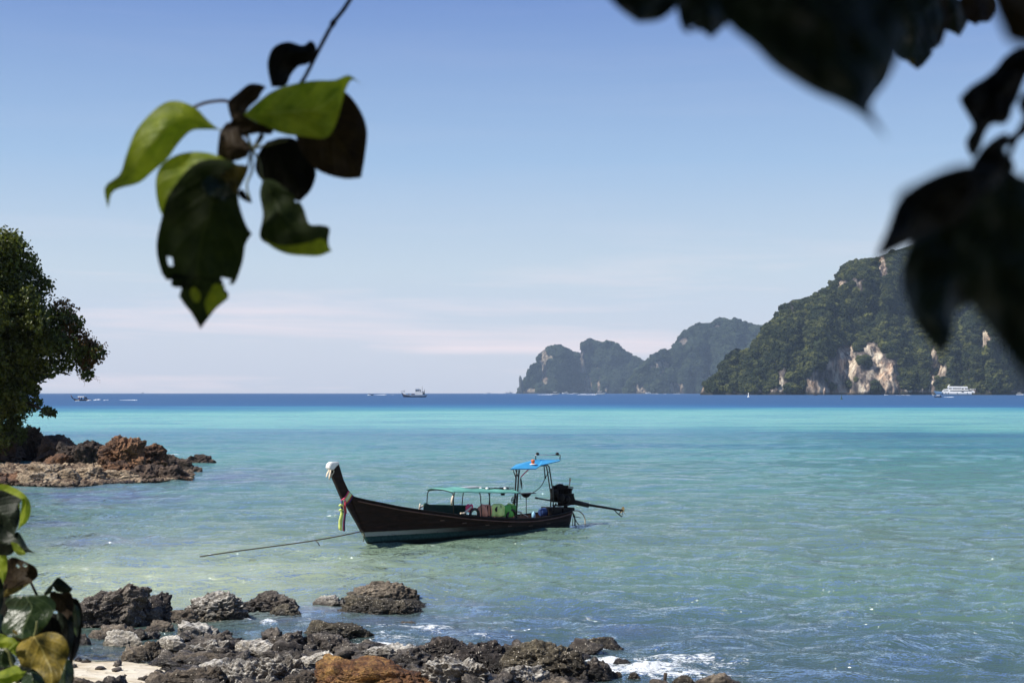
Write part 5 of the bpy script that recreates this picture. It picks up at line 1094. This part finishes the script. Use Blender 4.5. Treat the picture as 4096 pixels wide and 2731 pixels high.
leaf(hb_, q8((612, 603), (560, 560), (500, 500), (410, 468), (330, 495), (230, 600), (180, 720), (150, 810), (80, 870), (95, 970)), q8((612, 603), (540, 602), (480, 610), (420, 670), (370, 740), (300, 800), (240, 850), (150, 875), (112, 900), (95, 970)), D0, D0 - .03, 'g', .012, .004, lab='leftmost bright green leaf with a dark curled tip')
leaf(hb_, q8((725, 535), (760, 500), (850, 430), (940, 395), (1050, 375), (1150, 372), (1215, 350), (1282, 400)), q8((725, 535), (800, 575), (900, 620), (1010, 635), (1110, 640), (1160, 560), (1195, 430), (1230, 370), (1282, 400)), D0 + .02, D0 - .03, 'g', -.008, .004, lab='upper right bright green leaf with a hooked tip')
leaf(hb_, q8((930, 500), (1020, 475), (1120, 450), (1190, 425), (1260, 500), (1298, 600), (1290, 720), (1272, 825)), q8((930, 500), (960, 600), (985, 690), (1040, 770), (1110, 810), (1190, 830), (1240, 830), (1272, 825)), D0 + .04, D0 + .01, 'b', .012, .005, lab='brown-shaded leaf hanging at the right of the cluster')
leaf(hb_, q8((830, 660), (900, 640), (970, 650), (1030, 740), (1062, 800), (1040, 880), (990, 935)), q8((830, 660), (790, 720), (780, 790), (820, 850), (880, 900), (940, 925), (990, 935)), D0 + .06, D0 + .05, 'k', .01, .004)
leaf(hb_, q8((640, 740), (580, 715), (500, 705), (420, 718), (350, 760), (318, 830), (325, 940), (355, 1010), (420, 1060)), q8((640, 740), (700, 790), (690, 860), (660, 920), (600, 970), (520, 1020), (420, 1060)), D0 - .01, D0 - .03, 'g', .012, .004, lab='green leaf lit at its top, in the middle of the cluster')
leaf(hb_, q8((740, 790), (640, 740), (500, 760), (380, 900), (345, 1010), (320, 1130), (330, 1220), (362, 1300), (400, 1270), (385, 1340), (450, 1300), (425, 1375), (480, 1450), (525, 1528)),
     q8((740, 790), (700, 900), (720, 1000), (745, 1060), (765, 1085), (735, 1130), (720, 1220), (680, 1320), (640, 1290), (625, 1330), (660, 1375), (600, 1430), (560, 1480), (525, 1528)), D0 - .03, D0 - .07, 'e', .014, .005, [(q8((378, 1225))[0][0], q8((378, 1225))[0][1], 16), (q8((640, 1300))[0][0], q8((640, 1300))[0][1], 13)], lab='largest leaf, dark with gnawed edges and a sunlit yellow-green patch near its tip')
leaf(hb_, q8((815, 830), (870, 840), (950, 900), (1000, 960), (1030, 1040), (1080, 1045), (1125, 1060), (1118, 1120), (1130, 1170)), q8((815, 830), (800, 900), (815, 1000), (800, 1100), (850, 1140), (930, 1175), (1030, 1180), (1130, 1170)), D0 - .0, D0 - .05, 'e', .012, .006, [(q8((975, 930))[0][0], q8((975, 930))[0][1], 8)], lab='dark twisted leaf at the lower right of the cluster with a lit lower edge')
leaf(hb_, q8((815, 1108), (870, 1135), (940, 1140), (1030, 1125), (1090, 1110), (1135, 1165)), q8((815, 1108), (860, 1150), (930, 1180), (1010, 1188), (1080, 1188), (1135, 1165)), D0 - .05, D0 - .07, 'g', .004, .002, lab='sunlit upturned lower edge of the twisted leaf, put on in bright green')  # lit edge laid over the dark leaf as a bright strip
leaf(hb_, q8((640, 1325), (590, 1320), (560, 1370), (545, 1410), (560, 1465)), q8((640, 1325), (635, 1360), (655, 1378), (600, 1425), (560, 1465)), D0 - .076, D0 - .078, 'g', .002, .001, lab='sunlit patch near the tip of the largest leaf, put on in bright green')  # sun patch added as a bright piece over the dark leaf
leaf(hb_, q8((480, 1340), (500, 1335), (525, 1370), (515, 1405)), q8((480, 1340), (478, 1370), (495, 1400), (515, 1405)), D0 - .076, D0 - .078, 'g', .002, .001)  # second, smaller sun patch laid on in the bright colour
leaf(hb_, q8((750, 775), (700, 765), (640, 800), (560, 820), (530, 860), (560, 910)), q8((750, 775), (740, 810), (715, 860), (680, 920), (620, 930), (560, 910)), D0 - .035, D0 - .05, 'm', .012, .004)
leaf(hb_, q8((752, 770), (700, 768), (650, 790), (620, 815)), q8((752, 770), (738, 805), (705, 850), (690, 900), (620, 815)), D0 - .06, D0 - .06, 'y', .004, .002, lab='small yellow-green curled leaf in the centre')
leaf(hb_, q8((855, 405), (840, 340), (838, 280), (865, 220), (930, 195), (1000, 212), (1035, 190), (1058, 205)), q8((855, 405), (920, 400), (945, 350), (980, 310), (1020, 300), (1060, 270), (1065, 240), (1058, 205)), D0 + .01, D0 + .03, 'k', .014, .005)
leaf(hb_, q8((670, 560), (655, 510), (655, 470), (700, 430), (750, 392), (800, 392), (830, 405)), q8((670, 560), (720, 545), (750, 500), (790, 465), (810, 430), (830, 405)), D0 + .03, D0 + .03, 'b', .012, .004)
leaf(hb_, q8((760, 690), (720, 640), (700, 590), (650, 570), (612, 620)), q8((760, 690), (740, 730), (700, 740), (650, 760), (605, 730), (612, 620)), D0 - .01, D0 + .01, 'b', .01, .004)
leaf(hb_, q8((700, 890), (720, 880), (745, 910), (765, 945)), q8((700, 890), (705, 915), (735, 935), (765, 945)), D0 - .03, D0 - .03, 'k', .004, .002)
leaf(hb_, q8((725, 535), (690, 520), (668, 560), (640, 620), (700, 640)), q8((725, 535), (790, 570), (860, 600), (850, 625), (790, 620), (700, 640)), D0 + .0, D0 + .01, 'b', .004, .002)

def r1(*pts): return [(2400 + .9566 * x, .9566 * y) for x, y in pts]
hr_ = empty('hanging_branch', V(3500, -500, .75), 0, 'dark, blurred large leaves hanging from the top right of the picture', 'branch', 'leafy branches close to the camera')
stem(hr_, r1((300, -700), (700, -300), (1150, -150), (1450, 10), (1430, 120), (1415, 190)), [.75, .75, .8, .85, .86, .86], (.006, .0016), m_twig, 'twig')
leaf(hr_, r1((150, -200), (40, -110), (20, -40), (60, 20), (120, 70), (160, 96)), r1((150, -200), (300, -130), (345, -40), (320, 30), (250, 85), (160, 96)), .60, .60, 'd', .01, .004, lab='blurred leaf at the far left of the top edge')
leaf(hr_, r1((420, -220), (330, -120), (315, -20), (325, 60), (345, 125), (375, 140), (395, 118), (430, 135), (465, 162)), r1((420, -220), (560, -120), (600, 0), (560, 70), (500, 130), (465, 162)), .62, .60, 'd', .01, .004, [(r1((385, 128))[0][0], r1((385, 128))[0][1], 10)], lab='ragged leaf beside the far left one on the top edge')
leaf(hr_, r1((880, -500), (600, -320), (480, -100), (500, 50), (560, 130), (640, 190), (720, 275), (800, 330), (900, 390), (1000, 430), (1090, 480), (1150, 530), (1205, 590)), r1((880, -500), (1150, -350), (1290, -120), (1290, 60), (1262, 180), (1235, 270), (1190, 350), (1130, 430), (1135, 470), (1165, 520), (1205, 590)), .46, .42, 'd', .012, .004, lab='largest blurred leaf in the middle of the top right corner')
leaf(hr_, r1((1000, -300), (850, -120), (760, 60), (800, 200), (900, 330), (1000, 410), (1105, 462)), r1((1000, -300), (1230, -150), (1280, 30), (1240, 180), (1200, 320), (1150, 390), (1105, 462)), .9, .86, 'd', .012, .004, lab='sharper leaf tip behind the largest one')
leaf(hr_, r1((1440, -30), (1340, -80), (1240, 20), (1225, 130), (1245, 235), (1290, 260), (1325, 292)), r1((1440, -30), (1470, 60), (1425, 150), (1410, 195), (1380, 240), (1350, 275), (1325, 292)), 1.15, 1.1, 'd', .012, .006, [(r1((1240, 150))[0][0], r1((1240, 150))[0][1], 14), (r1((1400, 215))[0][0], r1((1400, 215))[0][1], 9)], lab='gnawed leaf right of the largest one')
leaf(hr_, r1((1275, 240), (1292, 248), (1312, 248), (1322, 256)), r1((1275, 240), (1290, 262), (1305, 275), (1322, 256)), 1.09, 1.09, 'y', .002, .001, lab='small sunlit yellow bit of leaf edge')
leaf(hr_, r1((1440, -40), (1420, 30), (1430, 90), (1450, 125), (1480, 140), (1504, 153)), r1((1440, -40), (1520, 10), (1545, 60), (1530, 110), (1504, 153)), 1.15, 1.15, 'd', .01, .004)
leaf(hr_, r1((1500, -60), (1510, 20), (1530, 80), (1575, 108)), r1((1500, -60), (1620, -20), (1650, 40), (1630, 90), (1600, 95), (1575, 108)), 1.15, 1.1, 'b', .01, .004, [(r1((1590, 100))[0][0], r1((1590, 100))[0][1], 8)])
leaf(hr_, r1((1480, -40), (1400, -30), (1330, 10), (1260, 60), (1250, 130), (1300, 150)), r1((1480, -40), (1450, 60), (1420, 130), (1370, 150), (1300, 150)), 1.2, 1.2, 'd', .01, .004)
hs_ = empty('hanging_branch', V(4350, 150, .7), 0, 'dark broken leaves and stalks hanging down the right edge of the picture', 'branch', 'leafy branches close to the camera')
stem(hs_, r1((2100, -100), (1900, 100), (1800, 500), (1690, 600), (1600, 660), (1565, 700)), .72, (.003, .0018), m_twig, 'twig')
stem(hs_, r1((1700, 565), (1640, 600), (1590, 650), (1560, 720)), .7, (.0016, .0013), m_twig, 'leaf_stalk'); stem(hs_, r1((1850, 380), (1780, 500), (1730, 600), (1700, 700), (1740, 745)), .7, (.0016, .0013), m_twig, 'leaf_stalk')
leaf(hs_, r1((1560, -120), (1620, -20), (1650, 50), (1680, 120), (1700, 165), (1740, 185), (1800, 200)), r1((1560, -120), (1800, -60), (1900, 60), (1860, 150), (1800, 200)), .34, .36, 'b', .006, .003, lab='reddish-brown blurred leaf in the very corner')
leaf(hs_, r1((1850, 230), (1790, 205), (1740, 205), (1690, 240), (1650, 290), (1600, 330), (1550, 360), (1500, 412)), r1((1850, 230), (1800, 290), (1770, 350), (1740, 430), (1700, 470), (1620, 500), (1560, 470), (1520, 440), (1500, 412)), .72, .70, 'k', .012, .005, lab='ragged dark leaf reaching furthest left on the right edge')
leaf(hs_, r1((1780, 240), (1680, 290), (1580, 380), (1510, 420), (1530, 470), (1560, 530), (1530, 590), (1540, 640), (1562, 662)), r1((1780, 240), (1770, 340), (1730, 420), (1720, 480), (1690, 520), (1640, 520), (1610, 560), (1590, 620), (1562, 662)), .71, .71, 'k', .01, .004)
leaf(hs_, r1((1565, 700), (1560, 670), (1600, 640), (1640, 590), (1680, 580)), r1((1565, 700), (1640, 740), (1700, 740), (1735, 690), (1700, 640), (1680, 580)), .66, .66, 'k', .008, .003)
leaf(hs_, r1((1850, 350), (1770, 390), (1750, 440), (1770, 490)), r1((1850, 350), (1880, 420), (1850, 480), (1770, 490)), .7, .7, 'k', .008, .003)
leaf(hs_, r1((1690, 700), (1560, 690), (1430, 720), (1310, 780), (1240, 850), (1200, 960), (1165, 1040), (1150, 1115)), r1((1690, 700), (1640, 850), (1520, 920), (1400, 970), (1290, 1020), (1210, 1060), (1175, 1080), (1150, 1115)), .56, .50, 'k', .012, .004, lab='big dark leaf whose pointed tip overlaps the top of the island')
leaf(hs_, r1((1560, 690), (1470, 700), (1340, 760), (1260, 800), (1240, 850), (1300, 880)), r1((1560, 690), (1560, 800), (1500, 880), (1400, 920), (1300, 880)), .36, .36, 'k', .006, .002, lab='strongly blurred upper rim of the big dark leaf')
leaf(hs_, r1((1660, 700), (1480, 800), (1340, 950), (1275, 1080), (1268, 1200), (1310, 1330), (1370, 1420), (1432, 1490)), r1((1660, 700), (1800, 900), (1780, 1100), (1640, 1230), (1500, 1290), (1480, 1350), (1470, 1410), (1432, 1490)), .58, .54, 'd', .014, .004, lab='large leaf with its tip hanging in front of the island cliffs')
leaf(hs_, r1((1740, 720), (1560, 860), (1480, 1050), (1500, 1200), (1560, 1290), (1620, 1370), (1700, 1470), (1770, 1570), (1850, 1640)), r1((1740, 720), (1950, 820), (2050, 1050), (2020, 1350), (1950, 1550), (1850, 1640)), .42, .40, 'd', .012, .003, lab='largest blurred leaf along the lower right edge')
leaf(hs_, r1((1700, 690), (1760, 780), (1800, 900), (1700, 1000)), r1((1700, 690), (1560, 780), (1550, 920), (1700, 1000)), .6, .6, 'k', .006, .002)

# ---- the leafy shrub in the bottom left corner
def z1(*pts): return [(.5303 * x, 1900 + .53 * y) for x, y in pts]
shb = empty('beach_shrub', (-1.15, 3.15, float(terrain(np.array([-1.15]), np.array([3.15]))[0])), 0, 'shrub with large heart-shaped leaves, some lit yellow, in the bottom left corner', 'shrub')
S0 = 3.1
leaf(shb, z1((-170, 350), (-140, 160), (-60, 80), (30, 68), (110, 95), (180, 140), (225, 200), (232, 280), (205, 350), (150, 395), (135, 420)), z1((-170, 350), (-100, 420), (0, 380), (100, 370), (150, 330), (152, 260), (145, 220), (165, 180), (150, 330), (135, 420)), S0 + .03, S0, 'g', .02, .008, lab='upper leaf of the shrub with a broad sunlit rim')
leaf(shb, z1((-200, 250), (-120, 130), (0, 112), (80, 140), (165, 185), (140, 220), (152, 290), (140, 370), (115, 425), (110, 450)), z1((-200, 250), (-140, 380), (-60, 440), (20, 470), (80, 480), (105, 470), (110, 450)), S0 - .02, S0 - .05, 'd', .015, .008, lab='shaded middle of the upper leaf, put on in black-green')  # shade inside the lit rim, drawn as a separate dark blade
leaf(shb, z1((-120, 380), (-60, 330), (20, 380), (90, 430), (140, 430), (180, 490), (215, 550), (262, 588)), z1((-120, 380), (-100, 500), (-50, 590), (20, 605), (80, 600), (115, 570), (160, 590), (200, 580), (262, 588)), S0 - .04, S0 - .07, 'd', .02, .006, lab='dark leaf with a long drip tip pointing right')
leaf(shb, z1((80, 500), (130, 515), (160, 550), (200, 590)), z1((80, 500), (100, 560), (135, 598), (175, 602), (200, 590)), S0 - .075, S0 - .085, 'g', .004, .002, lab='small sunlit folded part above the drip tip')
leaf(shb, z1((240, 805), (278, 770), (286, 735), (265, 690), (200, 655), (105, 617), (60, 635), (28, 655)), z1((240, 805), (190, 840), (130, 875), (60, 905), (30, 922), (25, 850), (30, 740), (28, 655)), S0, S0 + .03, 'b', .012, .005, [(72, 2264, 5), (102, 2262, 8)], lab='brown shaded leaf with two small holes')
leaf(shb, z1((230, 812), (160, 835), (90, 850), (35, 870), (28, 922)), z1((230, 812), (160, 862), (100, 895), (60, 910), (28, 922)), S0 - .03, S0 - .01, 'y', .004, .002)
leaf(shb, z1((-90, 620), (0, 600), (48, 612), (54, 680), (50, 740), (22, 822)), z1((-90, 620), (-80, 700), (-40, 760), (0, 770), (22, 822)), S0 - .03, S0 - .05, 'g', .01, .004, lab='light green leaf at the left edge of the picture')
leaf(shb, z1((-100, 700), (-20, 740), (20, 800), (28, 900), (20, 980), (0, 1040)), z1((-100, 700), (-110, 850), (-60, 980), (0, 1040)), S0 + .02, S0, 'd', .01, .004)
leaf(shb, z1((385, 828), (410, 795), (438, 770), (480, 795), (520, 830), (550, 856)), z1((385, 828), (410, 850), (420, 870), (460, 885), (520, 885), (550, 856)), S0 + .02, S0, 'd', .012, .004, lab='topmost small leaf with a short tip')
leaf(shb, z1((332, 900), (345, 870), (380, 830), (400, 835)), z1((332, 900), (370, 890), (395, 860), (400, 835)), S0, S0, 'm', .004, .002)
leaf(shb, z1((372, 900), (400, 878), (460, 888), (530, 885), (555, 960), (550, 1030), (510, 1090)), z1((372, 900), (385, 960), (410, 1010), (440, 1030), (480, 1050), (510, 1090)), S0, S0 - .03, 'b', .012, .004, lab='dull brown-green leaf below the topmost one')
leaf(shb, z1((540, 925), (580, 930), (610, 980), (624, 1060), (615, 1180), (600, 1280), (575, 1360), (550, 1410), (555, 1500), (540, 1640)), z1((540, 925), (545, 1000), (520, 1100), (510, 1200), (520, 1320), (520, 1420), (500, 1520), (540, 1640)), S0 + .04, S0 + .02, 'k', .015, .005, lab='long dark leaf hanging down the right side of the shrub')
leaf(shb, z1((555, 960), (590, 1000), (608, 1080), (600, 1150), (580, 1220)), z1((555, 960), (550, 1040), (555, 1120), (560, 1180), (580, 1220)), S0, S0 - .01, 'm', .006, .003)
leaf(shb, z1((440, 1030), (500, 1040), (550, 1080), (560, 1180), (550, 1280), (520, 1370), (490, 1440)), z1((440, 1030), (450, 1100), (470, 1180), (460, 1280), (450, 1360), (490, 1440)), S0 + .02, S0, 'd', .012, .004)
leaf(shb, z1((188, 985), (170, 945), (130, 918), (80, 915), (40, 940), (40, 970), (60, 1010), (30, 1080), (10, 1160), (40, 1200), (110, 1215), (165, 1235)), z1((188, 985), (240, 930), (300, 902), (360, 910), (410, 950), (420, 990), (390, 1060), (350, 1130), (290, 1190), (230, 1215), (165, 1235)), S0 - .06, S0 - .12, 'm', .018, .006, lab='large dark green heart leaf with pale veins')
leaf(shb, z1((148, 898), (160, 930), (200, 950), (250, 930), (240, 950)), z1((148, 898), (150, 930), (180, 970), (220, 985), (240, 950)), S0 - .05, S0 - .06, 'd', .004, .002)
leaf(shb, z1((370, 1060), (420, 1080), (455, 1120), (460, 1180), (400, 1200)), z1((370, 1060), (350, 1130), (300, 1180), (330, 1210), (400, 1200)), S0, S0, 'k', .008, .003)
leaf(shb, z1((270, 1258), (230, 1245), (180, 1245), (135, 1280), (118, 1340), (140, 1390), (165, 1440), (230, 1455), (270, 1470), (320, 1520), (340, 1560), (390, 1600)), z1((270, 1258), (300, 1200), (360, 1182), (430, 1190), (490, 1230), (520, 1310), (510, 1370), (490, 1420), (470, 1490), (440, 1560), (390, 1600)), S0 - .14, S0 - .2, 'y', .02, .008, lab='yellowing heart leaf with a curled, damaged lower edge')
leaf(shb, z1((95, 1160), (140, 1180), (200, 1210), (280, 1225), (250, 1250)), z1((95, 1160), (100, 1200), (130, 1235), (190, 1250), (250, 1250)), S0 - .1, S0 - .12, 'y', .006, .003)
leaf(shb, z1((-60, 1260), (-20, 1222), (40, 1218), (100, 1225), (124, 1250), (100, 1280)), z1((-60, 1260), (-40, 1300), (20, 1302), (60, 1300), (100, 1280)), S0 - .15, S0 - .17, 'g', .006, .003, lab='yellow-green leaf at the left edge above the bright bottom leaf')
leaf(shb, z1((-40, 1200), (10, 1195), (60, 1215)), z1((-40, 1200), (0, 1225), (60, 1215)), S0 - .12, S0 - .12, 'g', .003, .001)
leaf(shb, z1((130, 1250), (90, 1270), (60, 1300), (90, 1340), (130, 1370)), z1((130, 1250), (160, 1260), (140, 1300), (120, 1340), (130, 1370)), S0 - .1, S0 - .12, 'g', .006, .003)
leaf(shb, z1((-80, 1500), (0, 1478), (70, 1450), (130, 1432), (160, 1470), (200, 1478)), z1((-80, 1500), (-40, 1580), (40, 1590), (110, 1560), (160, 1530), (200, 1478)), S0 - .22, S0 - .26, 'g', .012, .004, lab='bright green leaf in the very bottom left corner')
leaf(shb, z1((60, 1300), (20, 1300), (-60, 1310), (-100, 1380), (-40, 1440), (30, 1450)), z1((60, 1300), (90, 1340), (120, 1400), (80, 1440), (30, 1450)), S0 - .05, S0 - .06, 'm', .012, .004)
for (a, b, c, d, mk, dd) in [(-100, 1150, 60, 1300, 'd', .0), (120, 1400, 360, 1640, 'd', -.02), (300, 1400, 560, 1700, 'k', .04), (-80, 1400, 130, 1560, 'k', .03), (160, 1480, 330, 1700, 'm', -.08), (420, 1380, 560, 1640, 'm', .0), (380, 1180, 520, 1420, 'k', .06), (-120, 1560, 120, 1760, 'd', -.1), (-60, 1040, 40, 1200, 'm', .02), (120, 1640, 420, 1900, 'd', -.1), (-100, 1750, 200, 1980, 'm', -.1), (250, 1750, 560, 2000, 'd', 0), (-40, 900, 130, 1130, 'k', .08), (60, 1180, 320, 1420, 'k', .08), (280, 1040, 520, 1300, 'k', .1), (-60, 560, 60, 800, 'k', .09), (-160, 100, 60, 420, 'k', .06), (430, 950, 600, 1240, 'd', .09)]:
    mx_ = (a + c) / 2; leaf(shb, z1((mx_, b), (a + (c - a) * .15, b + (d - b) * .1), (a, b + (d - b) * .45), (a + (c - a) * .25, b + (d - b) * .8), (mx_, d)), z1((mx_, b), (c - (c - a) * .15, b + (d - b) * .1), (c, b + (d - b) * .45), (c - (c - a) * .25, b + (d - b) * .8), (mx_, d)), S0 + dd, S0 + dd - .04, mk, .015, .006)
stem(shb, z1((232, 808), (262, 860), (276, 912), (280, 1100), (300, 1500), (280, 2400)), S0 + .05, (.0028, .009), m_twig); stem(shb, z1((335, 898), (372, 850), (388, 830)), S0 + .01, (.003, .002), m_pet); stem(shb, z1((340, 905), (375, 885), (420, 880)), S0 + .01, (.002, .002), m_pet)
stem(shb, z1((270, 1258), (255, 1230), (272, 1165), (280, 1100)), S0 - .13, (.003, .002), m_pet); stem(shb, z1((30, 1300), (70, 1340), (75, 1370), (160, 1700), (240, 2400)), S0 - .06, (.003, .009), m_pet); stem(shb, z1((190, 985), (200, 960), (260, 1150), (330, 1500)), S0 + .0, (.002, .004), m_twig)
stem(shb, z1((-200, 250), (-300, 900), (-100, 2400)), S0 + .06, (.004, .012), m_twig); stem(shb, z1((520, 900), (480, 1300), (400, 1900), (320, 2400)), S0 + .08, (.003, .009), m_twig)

# ---- unseen tree overhead: crown added and shaped to shade everything close to the camera
SVn = np.array(SV)
lit = [(*V(*q8((430, 640))[0], D0), .085), (*V(*q8((300, 700))[0], D0), .045), (*V(*q8((1000, 460))[0], D0), .055), (*V(*q8((860, 520))[0], D0), .05), (*V(*q8((400, 780))[0], D0), .04), (*V(*q8((690, 810))[0], D0), .035), (*V(*q8((1090, 1155))[0], D0 - .06), .035), (*V(*q8((590, 1390))[0], D0 - .06), .032), (*V(*q8((1285, 650))[0], D0), .025),
       (*V(*z1((200, 250))[0], S0), .09), (*V(*z1((60, 85))[0], S0), .10), (*V(*z1((120, 560))[0], S0), .04), (*V(*z1((20, 740))[0], S0), .06), (*V(*z1((60, 1250))[0], S0 - .15), .10), (*V(*z1((300, 1440))[0], S0 - .16), .10), (*V(*z1((200, 1350))[0], S0 - .16), .09), (*V(*z1((460, 1300))[0], S0 - .16), .06), (*V(*z1((60, 1500))[0], S0 - .22), .13), (*V(*z1((330, 960))[0], S0 - .06), .05), (*V(*z1((440, 800))[0], S0), .05), (*V(*z1((590, 1080))[0], S0), .04)]
def holes_fn(C):  # crown gaps cut along sun rays so sun reaches chosen leaf spots
    k = np.ones(len(C), bool)
    for (x, y, z, r_) in lit:
        w = C - np.array([x, y, z]); pr_ = w @ SVn; dd = np.linalg.norm(w - pr_[:, None] * SVn, axis=1); k &= ~((pr_ > 0) & (dd < r_ * .8 + .01))
    return k & ~((C[:, 1] > .2) & (C[:, 2] < CAMZ + .36 * C[:, 1] + .5))
tc_ = empty('unseen_shade_tree', (-1.6, -3.2, float(terrain(np.array([-1.6]), np.array([-3.2]))[0])), 0, 'unseen broad-leaved tree, crown shaped to shade the nearest leaves', 'tree')
bl = [(random.uniform(-7.5, 2.5), random.uniform(-6, 5.5), random.uniform(7.0, 9.2), random.uniform(.9, 1.5)) for _ in range(80)] + [(random.uniform(-7, 7), random.uniform(-9, -3.5), random.uniform(3.2, 8), random.uniform(1.2, 1.9)) for _ in range(70)]
Vv, Ff = leaf_cloud(bl, 95000, .17, 21, .8, holes=holes_fn); o = link('crown', mesh_np('crown', Vv, Ff, False), gl_leaf, tc_); o.matrix_parent_inverse = Matrix.Translation(-tc_.location)  # crown of the added unseen tree, there to shade the nearest leaves
tz = tc_.location; MB().tube([tz - tz + Vector((0, 0, -.4)), Vector((.1, .1, 1.5)), Vector((0, .3, 3.2)), Vector((-.4, .8, 5.2))], [.28, .22, .18, .10], 10).build('trunk', bark, tc_)  # trunk of the added unseen shade tree
for e_ in [(-3, 3, 5.4), (1.5, 2, 5.2), (-3.5, -1, 5.6), (2.5, -1.5, 5.3), (.8, 4.4, 5.0), (-1, 5, 5.2)]: MB().tube([Vector((0, .3, 3.2)), Vector(e_) * .5 + Vector((0, 0, 2)), Vector(e_)], [.12, .08, .03], 7).build('limb', bark, tc_)  # limbs of the added unseen shade tree
